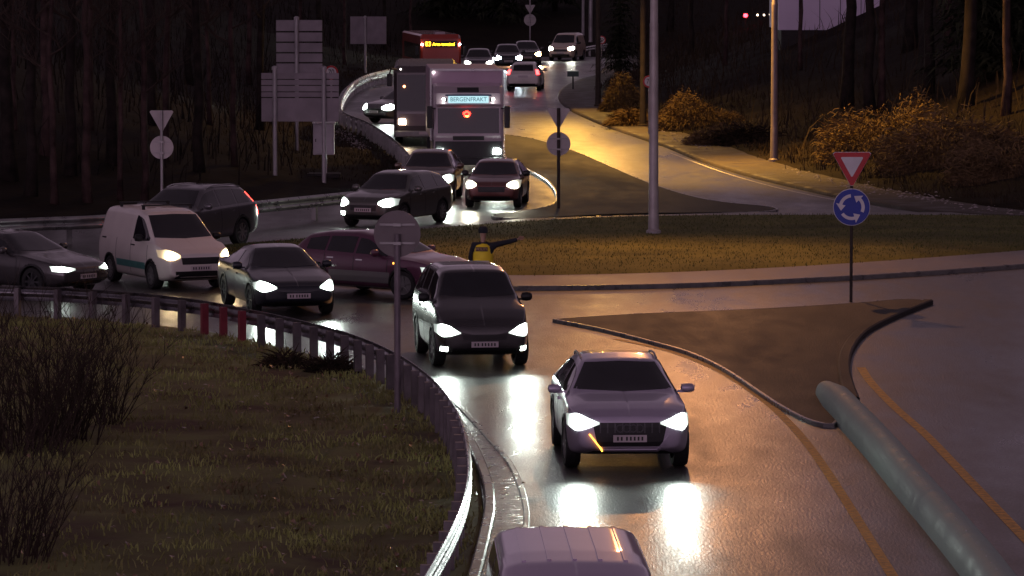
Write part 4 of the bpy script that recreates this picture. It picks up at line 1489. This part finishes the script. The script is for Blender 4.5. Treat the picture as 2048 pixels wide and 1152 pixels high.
def board(label, x0, x1, y0, y1, posts, base, slats, top_post, m='board_back'):
    g = hit(posts[0], base)
    root = thing('sign_board', label, 'sign board', g)
    s = scale_at(g.y)
    X = lambda px: (px - 1024) / s - g.x
    for a, b in slats:
        q = MB().box(((X(x0) + X(x1)) / 2, -.02, (zat(g, a) + zat(g, b)) / 2), (X(x1) - X(x0), .04, zat(g, a) - zat(g, b)))
        q.build('panel', M[m], root, bevel=.008)
    for p in posts:
        z = drop(X(p) + g.x, g.y) - g.z
        MB().tube([(X(p), -.10, z - .3), (X(p), -.10, zat(g, top_post))], .07, 10).build('post', M['pole'], root)
        MB().lathe([(.10, 0), (.10, .10), (.04, .14)], 10, axis='z', c=(X(p), -.10, zat(g, top_post))).build('post_cap', M['pole'], root)
    return root


board('tall stack of five narrow direction panels seen from behind, highest board', 553, 645, 40, 145, [594], 300, [(40, 62), (65, 83), (86, 104), (107, 124), (127, 146)], 40)
board('wide direction board on two posts seen from behind above the cabinet', 523, 678, 145, 243, [550, 648], 350, [(146, 158), (159.5, 170), (171.5, 183), (184.5, 194), (196, 243)], 140)
board('lone dim sign board on one post behind the ramp', 701, 773, 33, 88, [731], 146, [(33, 88)], 36)
root, g, h = sign_post('small dark green board low on the kerb of the far right bend', 1146, 185, 144, .04, 'black', loc=hit(1146, 178))
s_ = scale_at(g.y)
MB().box((0, -.06, zat(g, 147.5)), (23 / s_, .05, 11 / s_)).build('sign_panel', M['sign_dark'], root, bevel=.01)

# control cabinet
g = hit(648, 352)
s_ = scale_at(g.y)
root = thing('control_cabinet', 'pale grey roadside control cabinet on a stub post below the wide board', 'cabinet', g)
MB().box((0, 0, zat(g, 278)), (42 / s_, .45, 62 / s_)).build('cabinet_body', M['cabinet'], root, bevel=.015)
MB().box((-.015, -.235, zat(g, 278)), (36 / s_, .03, 57 / s_)).build('cabinet_door', M['cabinet'], root, bevel=.008)
MB().box((-.26, -.26, zat(g, 280)), (.03, .03, .10)).build('door_handle', M['black'], root)
MB().box((0, 0, zat(g, 246) + .01), (46 / s_, .52, .05)).build('cabinet_roof', M['galv'], root, bevel=.01)
MB().box((.02, 0, zat(g, 331)), (.16, .16, 46 / s_)).build('stub_post', M['galv_old'], root)
MB().box((0, 0, .02), (66 / s_, .9, .16)).build('footing', M['hall_dark'], root, bevel=.02)

# ------------------------------------------------------------------ lamp posts and poles
SODIUM = (1.0, .50, .12)


def lamp_post(label, px, base, r0, r1, H, arm, power, m='pole', col=SODIUM, cone=140, aim=(0, 0), group='street lamps', blend=.6):
    g = hit(px, base)
    root = thing('street_lamp', label, 'street lamp', g, 0, group)
    MB().lathe([(r0 * 1.5, -.1), (r0 * 1.5, .06), (r0 * 1.1, .10), (r0, 1.2), (r0 * .98, 1.22)], 20, axis='z').build('pole_foot', M[m], root, smooth=True, auto=40)
    MB().lathe([(r0 * .97, 1.2), (r0 * .86, 5.6), (r0 * .88, 5.62), (r0 * .88, 5.68), (r0 * .80, 5.7), (r1, H)], 20, axis='z').build('pole', M[m], root, smooth=True, auto=40)
    a = Vector(arm)
    MB().tube([(0, 0, H - .1), a * .3 + Vector((0, 0, H + .25)), a + Vector((0, 0, H + .35))], .05, 8).build('arm', M[m], root)
    hx, hy = a.x, a.y
    MB().box((hx, hy, H + .36), (.34, .7, .14)).build('lamp_head', M['galv_old'], root, bevel=.03)
    MB().box((hx, hy, H + .275), (.26, .56, .03)).build('lamp_lens', emit('sodium_glow', col, 30), root)
    d = bpy.data.lights.new('lamp_light', 'SPOT')
    d.energy = power
    d.color = col
    d.spot_size = rad(cone)
    d.spot_blend = blend
    d.shadow_soft_size = .2
    o = bpy.data.objects.new('lamp_light', d)
    COL.objects.link(o)
    o.parent = root
    o.location = (hx, hy, H + .22)
    o.rotation_euler = (rad(aim[0]), rad(aim[1]), 0)
    return root


lamp_post('thick pale lamp post standing on the roundabout lawn', 1307, 466, .135, .09, 11.5, (.4, -3.4, 0), 4600, aim=(-40, 4), cone=116, col=(1.0, .41, .13), blend=1.0)
lamp_post('slim pale lamp post on the dry slope right of the road', 1548, 322, .13, .08, 10.5, (-4.4, .2, 0), 16000, m='pole_dim', aim=(-12, -34), cone=106, blend=1.0, col=(1.0, .50, .09))


def plain_pole(label, px, base, top, r, m, name='utility_pole', cat='pole'):
    g = hit(px, base)
    root = thing(name, label, cat, g)
    H = max(9, zat(g, top) + 3)
    MB().tube([(0, 0, -.3), (.02, 0, H * .5), (.05, 0, H)], [r, r * .88, r * .72], 12).build('pole', M[m], root, smooth=True, auto=40)
    MB().box((0, 0, H - .5), (1.6, .10, .12)).build('crossarm', M[m], root)
    return root


lamp_post('tarred utility pole with an added lamp at the road edge below the cream van', 1196, 212, .13, .10, 8.5, (-1.6, -2.6, 0), 4500, m='wood_pole', aim=(-42, 6), cone=100, blend=1.0, col=(1.0, .52, .07))  # utility pole; arm and lamp added to make the orange pool on the road
lamp_post('tarred utility pole with an added lamp just left of the thick pale lamp post', 1286, 252, .14, .10, 8.5, (-2.2, -2.8, 0), 6500, m='wood_pole', aim=(-22, 14), cone=150, blend=1.0, col=(1.0, .50, .09))  # utility pole turned into a lamp to light the road and dry bushes
plain_pole('pale thin pole at the top of the hill road', 1181, 84, 0, .15, 'pole')
plain_pole('second pale pole beside the tarred pole on the hill', 1166, 70, 0, .12, 'pole')

# ------------------------------------------------------------------ hall on the hill
g = hit(1640, 66)
s_ = scale_at(g.y)
hall = thing('hall_building', 'pale windowless hall wall glowing mauve through the trees at the top right', 'building', (0, 0, 0))
x0, x1 = (1556 - 1024) / s_, (1762 - 1024) / s_
zb = at_depth(1640, 60, g.y).z
MB().box(((x0 + x1) / 2, g.y + 4, zb + 3.5), (x1 - x0, 8, 7)).build('wall', M['hall'], hall)
MB().box(((x0 + x1) / 2, g.y + 4, zb - 1.5), (x1 - x0 - .3, 7.8, 3.0)).build('plinth', M['hall_dark'], hall)
MB().box(((x0 + x1) / 2, g.y + 4, zb + 7.1), (x1 - x0 + .4, 8.4, .2)).build('roof', M['hall_dark'], hall)
for k in range(1, 5):
    MB().box((x0 + (x1 - x0) * k / 5, g.y - .01, zb + 3.5), (.03, .03, 6.9)).build('panel_joint', M['hall_dark'], hall)

# distant lamps by the hall
for i, (px, py, col, st, lab) in enumerate([(1491, 31, (1, .02, .03), 14, 'red signal lamp on a post left of the pale hall'), (1515, 30, (1, .75, .5), 5, 'first small warm lamp right of the red signal'), (1528, 30, (1, .8, .6), 3, 'middle small warm lamp between red signal and slim lamp post'), (1540, 29, (1, .8, .6), 3, 'small warm lamp nearest the slim lamp post, left of the hall')]):
    g = hit(px, py + 26)
    root = thing('signal_lamp' if i == 0 else 'bollard_lamp', lab, 'lamp', g, 0, None if i == 0 else 'small lamps by the hall')
    h = zat(g, py)
    MB().tube([(0, 0, -.2), (0, 0, h)], .05, 8).build('post', M['wood_pole'], root)
    MB().lathe([(.02, -.14), (.13, -.08), (.15, 0), (.13, .08), (.02, .14)] if i == 0 else [(.02, -.07), (.06, -.04), (.07, 0), (.06, .04), (.02, .07)], 12, axis='z', c=(0, -.02, h)).build('lamp', emit('lamp_glow', col, st), root, smooth=True)
    MB().lathe([(.2 if i == 0 else .1, .16), (.05, .24)], 10, axis='z', c=(0, 0, h)).build('lamp_cap', M['black'], root)

# ------------------------------------------------------------------ police officer directing traffic
def skinned(name, chains, m, parent, sub=1):
    """chains: lists of (x, y, z, radius); the first chain holds the root; a chain may start on an existing point"""
    vs, es, rs, index = [], [], [], {}
    for ch in chains:
        prev = None
        for x, y, z, rr in ch:
            key = (round(x, 4), round(y, 4), round(z, 4))
            if key not in index:
                index[key] = len(vs)
                vs.append((x, y, z))
                rs.append(rr)
            i = index[key]
            if prev is not None and prev != i:
                es.append((prev, i))
            prev = i
    me = bpy.data.meshes.new(name)
    me.from_pydata(vs, es, [])
    o = bpy.data.objects.new(name, me)
    COL.objects.link(o)
    md = o.modifiers.new('skin', 'SKIN')
    md.use_smooth_shade = True
    layer = me.skin_vertices[0].data if me.skin_vertices else None
    if layer is None:
        bpy.context.view_layer.objects.active = o
        layer = me.skin_vertices[0].data
    for k, rr in enumerate(rs):
        v = rr if hasattr(rr, '__len__') else (rr, rr)
        layer[k].radius = v
        layer[k].use_root = (k == 0)
    s = o.modifiers.new('sub', 'SUBSURF')
    s.levels = s.render_levels = sub
    dg = bpy.context.evaluated_depsgraph_get()
    out = bpy.data.meshes.new_from_object(o.evaluated_get(dg))
    bpy.data.objects.remove(o)
    out.materials.clear()
    out.materials.append(m)
    n = bpy.data.objects.new(name, out)
    COL.objects.link(n)
    n.parent = parent
    for p in out.polygons:
        p.use_smooth = True
    return n


skin = mat('skin', (.42, .25, .18), .55, var=.1)
cloth = mat('dark_uniform', (.016, .018, .026), .85, var=.4, scale=8)
hivis = mat('hi_vis_yellow', (.95, .70, .03), .6, var=.08, scale=6)
g = G(966, 619)
off = thing('person', 'police officer in a yellow vest with one arm stretched out to the right', 'person', g, rad(-8))
# local frame: the officer looks away (+y), right arm out to +x
hip, chest, neck = (0, 0, .95), (0, .0, 1.35), (0, .01, 1.50)
RS, RE, RW = (.21, 0, 1.44), (.47, .08, 1.49), (.74, .13, 1.56)
LS, LE, LW = (-.21, 0, 1.44), (-.28, .02, 1.16), (-.27, .10, .92)
hand = []
for k, (dz, ln) in enumerate([(.035, .075), (.012, .085), (-.011, .08), (-.033, .062)]):
    b = (RW[0] + .085, RW[1] + .02, RW[2] + .025 + dz)
    hand.append([(RW[0] + .05, RW[1] + .012, RW[2] + .018, (.030, .016)), (*b, .010), (b[0] + ln * .55, b[1] + .015, b[2] + .006, .009), (b[0] + ln, b[1] + .024, b[2] + .004, .007)])
hand.append([(RW[0] + .05, RW[1] + .012, RW[2] + .018, (.030, .016)), (RW[0] + .06, RW[1] - .01, RW[2] + .06, .011), (RW[0] + .095, RW[1] - .02, RW[2] + .085, .009)])
lhand = []
for k in range(4):
    x = LW[0] + (k - 1.5) * .004
    y = LW[1] + (k - 1.5) * .022
    lhand.append([(LW[0], LW[1], LW[2] - .06, (.016, .034)), (x, y, LW[2] - .095, .010), (x + .012, y, LW[2] - .13, .009), (x + .022, y, LW[2] - .155 - .006 * (k % 2), .007)])
lhand.append([(LW[0], LW[1], LW[2] - .06, (.016, .034)), (LW[0] + .01, LW[1] + .045, LW[2] - .07, .011), (LW[0] + .015, LW[1] + .06, LW[2] - .10, .009)])
skinned('body', [[(*hip, (.15, .10)), (0, 0, 1.15, (.14, .10)), (*chest, (.16, .11)), (*neck, .055), (0, .02, 1.58, .055), (0, .03, 1.66, (.078, .095)), (0, .03, 1.74, (.080, .098)), (0, .02, 1.80, (.055, .07))],
                 [(*chest, (.16, .11)), (*RS, .06), (*RE, .042), (*RW, .030), (RW[0] + .05, RW[1] + .012, RW[2] + .018, (.030, .016))],
                 [(*chest, (.16, .11)), (*LS, .06), (*LE, .042), (*LW, .030), (LW[0], LW[1], LW[2] - .06, (.016, .034))],
                 [(*hip, (.15, .10)), (.10, 0, .86, .085), (.12, .01, .48, .058), (.13, -.02, .08, .042), (.14, .12, .04, (.045, .03))],
                 [(*hip, (.15, .10)), (-.10, 0, .86, .085), (-.13, .01, .48, .058), (-.15, -.02, .08, .042), (-.16, .12, .04, (.045, .03))],
                 [(0, .03, 1.66, (.078, .095)), (0, .125, 1.665, .016), (0, .14, 1.65, .012)]] + hand + lhand, skin, off)
skinned('jacket', [[(0, 0, .88, (.19, .135)), (0, 0, 1.10, (.185, .13)), (*chest, (.20, .14)), (0, .01, 1.47, (.13, .10)), (0, .015, 1.53, (.075, .075))],
                   [(*chest, (.20, .14)), (*RS, .085), (*RE, .066), (*RW, .050), (RW[0] + .012, RW[1] + .003, RW[2] + .004, .046)],
                   [(*chest, (.20, .14)), (*LS, .085), (*LE, .066), (*LW, .050)]], cloth, off)
skinned('trousers', [[(0, 0, .97, (.17, .125)), (.11, 0, .84, .11), (.125, .01, .48, .082), (.135, -.01, .12, .075)], [(0, 0, .97, (.17, .125)), (-.11, 0, .84, .11), (-.135, .01, .48, .082), (-.155, -.01, .12, .075)]], cloth, off)
for s, x in ((1, .137), (-1, -.157)):
    MB().box((x, .05, .06), (.11, .30, .12)).build('boot', M['black'], off, bevel=.03)
vest = skinned('vest', [[(0, 0, .90, (.26, .20)), (0, 0, 1.12, (.25, .19)), (0, 0, 1.36, (.26, .20)), (0, .01, 1.50, (.16, .13))]], hivis, off)
q = MB().box((0, -.205, 1.36), (.27, .02, .095)).build('back_panel', mat('vest_panel', (.10, .045, .02), .6, var=.2), vest, bevel=.004)
shift(text_mb('POLITI', .082, .003), (0, -.220, 1.36)).build('lettering', mat('vest_letter', (.45, .30, .16), .5), vest)
MB().box((0, -.195, 1.08), (.34, .02, .05)).build('reflective_band', mat('reflective_band', (.55, .52, .40), .35, var=.1), vest, bevel=.004)
cap = MB().lathe([(.102, 0), (.108, .03), (.102, .10), (.07, .145), (.01, .16)], 18, axis='z', c=(0, .02, 1.71))
cap.box((0, .14, 1.73), (.15, .10, .015))
cap.build('cap', cloth, off, smooth=True, auto=40)


# ------------------------------------------------------------------ trees
def tree_mesh(seed, H, r0, spread, crown0=.35, lean=.04, twigs=150, depth=3):
    q = random.Random(seed)
    tr, cr = MB(), MB()
    pts, rs = [], []
    x = y = 0
    n = 12
    for i in range(n + 1):
        t = i / n
        pts.append(Vector((x, y, H * t - .3 * (i == 0))))
        rs.append(r0 * (1 - t) ** .8 + .012 + (.35 * r0 if i == 0 else 0))
        x += q.uniform(-1, 1) * lean * H / n * 2
        y += q.uniform(-1, 1) * lean * H / n * 2
    tr.tube(pts, rs, 8)

    def branch(p, d, ln, r, lev):
        k = 4
        P, Rr = [p], [r]
        for i in range(k):
            d = (d + Vector((q.uniform(-.25, .25), q.uniform(-.25, .25), q.uniform(-.05, .22)))).normalized()
            p = p + d * ln / k
            P.append(p); Rr.append(r * (1 - (i + 1) / (k + .6)))
        cr.tube(P, Rr, 4 if lev > 0 else 5, cap=False)
        if lev < depth - 1:
            for i in range(1, k + 1):
                for _ in range(2 if lev else 2):
                    a = q.uniform(0, 6.28)
                    nd = (d * .7 + Vector((math.cos(a), math.sin(a), q.uniform(-.1, .6))) * .8).normalized()
                    branch(P[i], nd, ln * q.uniform(.35, .6), Rr[i] * .65 + .002, lev + 1)
    nb = 16
    for i in range(nb):
        t = crown0 + (1 - crown0) * (i + q.random()) / nb
        j = min(n - 1, int(t * n))
        p = pts[j].lerp(pts[j + 1], t * n - j)
        a = q.uniform(0, 6.28)
        el = q.uniform(.2, .9)
        branch(p, Vector((math.cos(a), math.sin(a), el)).normalized(), spread * (1.15 - t) * q.uniform(.7, 1.2), rs[j] * .42, 0)
    return tr, cr


def conifer_mesh(seed, H, r0, spread):
    q = random.Random(seed)
    tr, cr = MB(), MB()
    tr.tube([(0, 0, -.3), (0, 0, H * .5), (0, 0, H)], [r0, r0 * .55, .02], 8)
    z = H * .08
    while z < H * .98:
        t = z / H
        R = spread * (1 - t) ** .8 * q.uniform(.75, 1.15)
        m = max(5, int(11 * (1 - t) + 4))
        for k in range(m):
            a = 2 * math.pi * k / m + q.uniform(-.3, .3)
            d = Vector((math.cos(a), math.sin(a), q.uniform(-.45, -.1)))
            s = Vector((-math.sin(a), math.cos(a), 0))
            L = R * q.uniform(.6, 1.1)
            p0 = Vector((0, 0, z))
            for u in range(7):
                f = .15 + .85 * u / 6
                c = p0 + d * L * f
                for _ in range(3):
                    w = (.10 + .30 * (1 - f)) * q.uniform(.6, 1.3)
                    e = (s * q.uniform(-1, 1) + d * q.uniform(.2, .9) + Vector((0, 0, q.uniform(-.5, .25)))).normalized() * (.25 + .28 * L) * q.uniform(.5, 1)
                    b = e.cross(Vector((0, 0, 1))).normalized() * w * .3
                    cr.add([c - b, c + b, c + e], [(0, 1, 2)])
        z += H * .035 * q.uniform(.8, 1.3)
    return tr, cr


def plant_tree(proto, label, px, py, group=None, rz=0.0, sc=1.0):
    g = hit(px, py)
    if not isinstance(proto, bpy.types.Object):
        tr, cr, name, bark, crown_m = proto
        root = thing(name, label, 'tree', g, rz, group)
        tr.build('trunk', bark, root, smooth=True)
        cr.build('crown', crown_m, root)
    else:
        root = dup(proto, g, rz, label)
        root.location = g
        if group:
            root['group'] = group
    root.scale = (sc, sc, sc)
    return root


protos = []
kinds = [(1, 13, .13, 3.0, M['bark_pale'], 'bare_tree'), (2, 15, .17, 3.6, M['bark'], 'bare_tree'), (3, 11, .10, 2.4, M['bark_pale'], 'bare_tree'), (4, 14, .22, 4.0, M['bark'], 'bare_tree')]
spots = [(176, 405, 0, 'forked pale trunk standing tallest in the dark forest on the left'), (60, 392, 1, None), (110, 408, 2, None), (240, 400, 2, None), (288, 402, 0, None), (20, 360, 3, None), (400, 345, 1, None), (470, 330, 2, None),
         (140, 350, 1, None), (225, 330, 3, None), (330, 320, 2, None), (520, 260, 1, None), (90, 310, 0, None), (300, 250, 3, None), (420, 250, 2, None), (180, 260, 0, None), (30, 260, 2, None), (600, 180, 2, None), (500, 170, 0, None), (820, 110, 2, None), (770, 100, 1, None), (690, 130, 0, None), (640, 90, 3, None), (380, 170, 1, None)]
made = {}
for i, (px, py, k, lab) in enumerate(spots):
    lab = lab or 'thin bare tree among many in the dark forest on the left'
    gname = 'bare trees of the left forest'
    if k not in made:
        sd, H, r0, spd, bk, nm = kinds[k]
        tr, cr = tree_mesh(sd, H, r0, spd, .30)
        made[k] = plant_tree((tr, cr, nm, bk, M['twig']), lab, px, py, gname, 0)
    else:
        plant_tree(made[k], lab, px, py, gname, rnd.uniform(0, 6.28), rnd.uniform(.8, 1.25))
right_spots = [(1692, 214, 3, 1.15, 'dark crooked trunk standing in front of the pale hall wall'), (1742, 225, 1, 1.2, 'thick dark trunk at the right edge of the pale hall wall'), (1762, 215, 0, 1.1, 'pale thin trunk just right of the hall wall'),
               (1855, 190, 1, 1.2, None), (1930, 215, 3, 1.2, None), (2010, 230, 0, 1.2, None), (1450, 130, 2, 1.0, None), (1380, 110, 1, 1.0, None), (1240, 110, 0, .9, None), (1600, 140, 2, 1.0, None), (1980, 130, 1, 1.3, None), (1820, 100, 3, 1.3, None), (1340, 60, 3, 1.1, None), (1290, 75, 2, 1.1, None), (1900, 90, 0, 1.2, None)]
for px, py, k, sc, lab in right_spots:
    plant_tree(made[k], lab or 'bare tree in the dark wood on the right hillside', px, py, 'bare trees of the right hillside', rnd.uniform(0, 6.28), sc)
tr, cr = conifer_mesh(5, 9, .14, 2.2)
con = plant_tree((tr, cr, 'spruce_tree', M['bark'], M['needle']), 'dark spruce behind the tarred pole at the hill road', 1240, 150, 'spruces', 0, .85)
for px, py, sc, lab in [(2040, 120, 1.2, 'dark spruce at the right edge of the hillside'), (1960, 160, 1.3, 'tall dark spruce high on the right hillside'), (1000, 40, 1.5, 'distant spruce behind the far cars'), (880, 38, 1.5, 'distant spruce above the city bus'), (930, 20, 1.6, 'second distant spruce right of the bus roof'), (1110, 18, 1.5, 'distant spruce left of the cream van')]:
    plant_tree(con, lab, px, py, 'spruces', rnd.uniform(0, 6), sc)


# ------------------------------------------------------------------ brush and shrubs
M['dry_mid'] = mat('brown_brush', (.19, .12, .06), .75, scale=1.6, col2=(.07, .045, .025), spec=.2)


def brush(name, label, cat, px, py, rx, ry, h, n, m, seed, blade=.55, w=.035, droop=.5, group=None):
    r = np.random.RandomState(seed)
    g = hit(px, py)
    root_z = []
    V, F = [], []
    for i in range(n):
        a, q = r.uniform(0, 2 * math.pi), r.uniform(0, 1) ** .5
        x, y = rx * q * math.cos(a), ry * q * math.sin(a)
        lump = .75 + .35 * math.sin(x * 2.1 + seed) * math.cos(y * 1.7 + seed * 2)
        top = h * (1 - q ** 2.2) * lump
        z0 = drop(g.x + x, g.y + y) - g.z if i % 3 == 0 or not root_z else root_z[-1]
        root_z.append(z0)
        z = z0 + top * r.uniform(.25, 1)
        d = Vector((math.cos(a) * (.3 + q) + r.normal(0, .5), math.sin(a) * (.3 + q) + r.normal(0, .5), r.uniform(-.15, .8))).normalized()
        L = blade * r.uniform(.4, 1.3)
        s = d.cross(Vector((r.normal(), r.normal(), r.normal()))).normalized() * w * r.uniform(.5, 1.3)
        p = Vector((x, y, z))
        p1 = p + d * L * .55
        p2 = p1 + (d + Vector((0, 0, -droop))).normalized() * L * .5
        k = len(V)
        V += [p - s, p + s, p1 + s * .7, p1 - s * .7, p2]
        F += [(k, k + 1, k + 2, k + 3), (k + 3, k + 2, k + 4)]
    k0 = len(V)
    nr_, na_ = 7, 22
    for i in range(nr_ + 1):
        for j in range(na_):
            a, qq = 2 * math.pi * j / na_, i / nr_
            x, y = rx * qq * math.cos(a), ry * qq * math.sin(a)
            lump = .75 + .35 * math.sin(x * 2.1 + seed) * math.cos(y * 1.7 + seed * 2)
            V.append(Vector((x, y, drop(g.x + x, g.y + y) - g.z - .05 + h * .78 * (1 - qq ** 2.2) * lump * r.uniform(.85, 1.1))))
    for i in range(nr_):
        for j in range(na_):
            F.append((k0 + i * na_ + j, k0 + i * na_ + (j + 1) % na_, k0 + (i + 1) * na_ + (j + 1) % na_, k0 + (i + 1) * na_ + j))
    mb = MB().add(V, F)
    # stems
    q = MB()
    for k in range(14):
        a = r.uniform(0, 6.28)
        e = Vector((rx * .6 * math.cos(a), ry * .6 * math.sin(a), h * .7))
        q.tube([(0, 0, -.1), e * .5 + Vector((0, 0, h * .15)), e], [.03, .02, .008], 4, cap=False)
    root = thing(name, label, cat, g, 0, group)
    mb.build('foliage', m, root)
    q.build('stem', M['twig'], root)
    return root


brush('dry_bush', 'golden dry bush glowing in the lamp light right of the thick lamp post', 'bush', 1395, 254, 1.9, 1.1, 1.5, 7000, M['dry'], 3, .34, .022, 1.1)
brush('dry_bush', 'lower brown bush in front of the golden one', 'bush', 1450, 285, 1.5, .9, .8, 3000, M['dry_mid'], 4, .34, .022, 1.0)
brush('dry_bush', 'shaggy brown bush between the two tarred poles', 'bush', 1245, 222, .95, 1.2, 1.7, 3600, M['dry'], 5, .34, .022, 1.1)
brush('dry_bush', 'pale brown tuft under the half hidden speed sign', 'bush', 1262, 250, .8, .8, .8, 900, M['dry'], 15)
brush('dry_bush', 'big rounded golden brown bush above the yield sign', 'bush', 1790, 304, 2.7, 1.5, 1.7, 9000, M['dry'], 6, .36, .022, 1.1)
brush('dry_bush', 'dark tangled bush filling the slope right of the big golden bush', 'bush', 1905, 326, 2.5, 1.4, 1.5, 6000, M['dry_mid'], 7, .4, .024, 1.0)
brush('dry_bush', 'dry brown bush cut by the right edge of the picture', 'bush', 2020, 350, 2.0, 1.3, 1.0, 4000, M['dry_mid'], 8, .4, .024, 1.0)
brush('dry_bush', 'sooty bush at the foot of the slim lamp post', 'bush', 1500, 285, 1.2, .8, .8, 1000, M['dry_dark'], 10)

# loose dark undergrowth on both slopes
pts = [(x, y, drop(x, y)) for x, y in (re_[r.randint(60, 500, 9000), :2] + (np.array([1, .28]) / np.hypot(1, .28))[None] * r.uniform(2, 34, 9000)[:, None] + r.normal(0, .6, (9000, 2)))]
grass('undergrowth', pts, 1.1, .05, M['dry_dark'], .8, 12)
pts = [(x, y, drop(x, y)) for x, y in (le[r.randint(40, 460, 9000), :2] + (np.array([-1, .42]) / np.hypot(1, .42))[None] * r.uniform(4, 40, 9000)[:, None] + r.normal(0, .6, (9000, 2)))]
grass('undergrowth', pts, 1.1, .05, M['bark'], .8, 13)
# pale grit thrown up beside the right-hand road
V, F = [], []
for x0, y0, x1, y1, n in [(1325, 268, 1420, 296, 120), (1690, 372, 1900, 404, 160), (1560, 338, 1700, 374, 40), (1900, 412, 2048, 427, 50), (676, 262, 730, 300, 200)]:
    for _ in range(n):
        t = rnd.random()
        p = hit(x0 + (x1 - x0) * t + rnd.gauss(0, 9), y0 + (y1 - y0) * t + rnd.gauss(0, 4))
        s = rnd.uniform(.02, .08)
        k = len(V)
        a = rnd.uniform(0, 6.28)
        V += [p + Vector((s * math.cos(a + j * 1.57), s * math.sin(a + j * 1.57), .03)) for j in range(4)] + [p + Vector((0, 0, .03 + s * .5))]
        F += [(k, k + 1, k + 4), (k + 1, k + 2, k + 4), (k + 2, k + 3, k + 4), (k + 3, k, k + 4)]
kind(MB().add(V, F).build('gravel', mat('pale_grit', (.30, .26, .26), .7, var=.4, scale=6), None), 'stuff')


# fallen leaves, pale specks standing in for wet glints on the near verge
V, F = [], []
for x, y, z in scatter(ne, 0, 400, (-1, -.3), .3, 4.0, 1500, .3, 1.4, 80, .3, lambda p: (p[:, 1] > 45) & (np.abs(p[:, 0]) < 20)):
    a, s_, tl = rnd.uniform(0, 6.28), rnd.uniform(.02, .055), rnd.uniform(-.03, .03)
    k = len(V)
    V += [(x + s_ * math.cos(a + j * 1.57) * (1 if j % 2 else .6), y + s_ * math.sin(a + j * 1.57), z + .05 + tl * (j - 1.5)) for j in range(4)]
    F.append((k, k + 1, k + 2, k + 3))
kind(MB().add(V, F).build('leaf_glints', mat('wet_leaf_glint', (.42, .27, .16), .3, scale=7, col2=(.10, .05, .03)), None), 'stuff')


# bare shrubs in the near left corner
def bare_shrub(label, px, py, H, n, seed, rr):
    q = random.Random(seed)
    g = hit(px, py)
    root = thing('bare_shrub', label, 'shrub', g, 0, 'bare shrubs in the verge')
    st, tw = MB(), MB()
    for i in range(n):
        a = q.uniform(0, 6.28)
        b = Vector((math.cos(a), math.sin(a), 0)) * rr * q.random() ** .6
        d = Vector((math.cos(a) * .35 + q.gauss(0, .18), math.sin(a) * .35 + q.gauss(0, .18), 1)).normalized()
        L = H * q.uniform(.5, 1.05)
        P = [b + Vector((0, 0, -.1))]
        for k in range(5):
            d = (d + Vector((q.gauss(0, .09), q.gauss(0, .09), 0))).normalized()
            P.append(P[-1] + d * L / 5)
        st.tube(P, [.013, .011, .009, .007, .005, .002], 4, cap=False)
        for k in range(1, 6):
            for _ in range(3):
                aa = q.uniform(0, 6.28)
                e = (d * 1.2 + Vector((math.cos(aa), math.sin(aa), .2)) * .8).normalized() * L * q.uniform(.12, .26)
                tw.tube([P[k], P[k] + e * .5 + Vector((0, 0, .02)), P[k] + e], [.005, .004, .0015], 3, cap=False)
    st.build('stem', M['twig'], root)
    tw.build('twigs', M['twig'], root)['kind'] = 'stuff'
    return root


bare_shrub('dense leafless shrub at the left edge of the near verge', 30, 900, 2.5, 110, 1, .9)
bare_shrub('leafless shrub second from the left edge, in front of the guard rail', 130, 880, 2.2, 60, 2, .55)
bare_shrub('thin leafless shrub standing out to the right of the dense ones', 222, 850, 1.8, 25, 3, .25)
bare_shrub('leafless shrub in the bottom left corner of the verge', 10, 1120, 1.9, 50, 4, .6)
for px, py, lab in [(575, 735, 'dark scrubby weed clump under the guard rail below the blue saloon'), (660, 745, 'second dark weed clump further right along the guard rail')]:
    brush('weed_clump', lab, 'weeds', px, py, .45, .4, .40, 380, M['dry_dark'], px, .28, .015, .2, 'weed clumps by the rail')
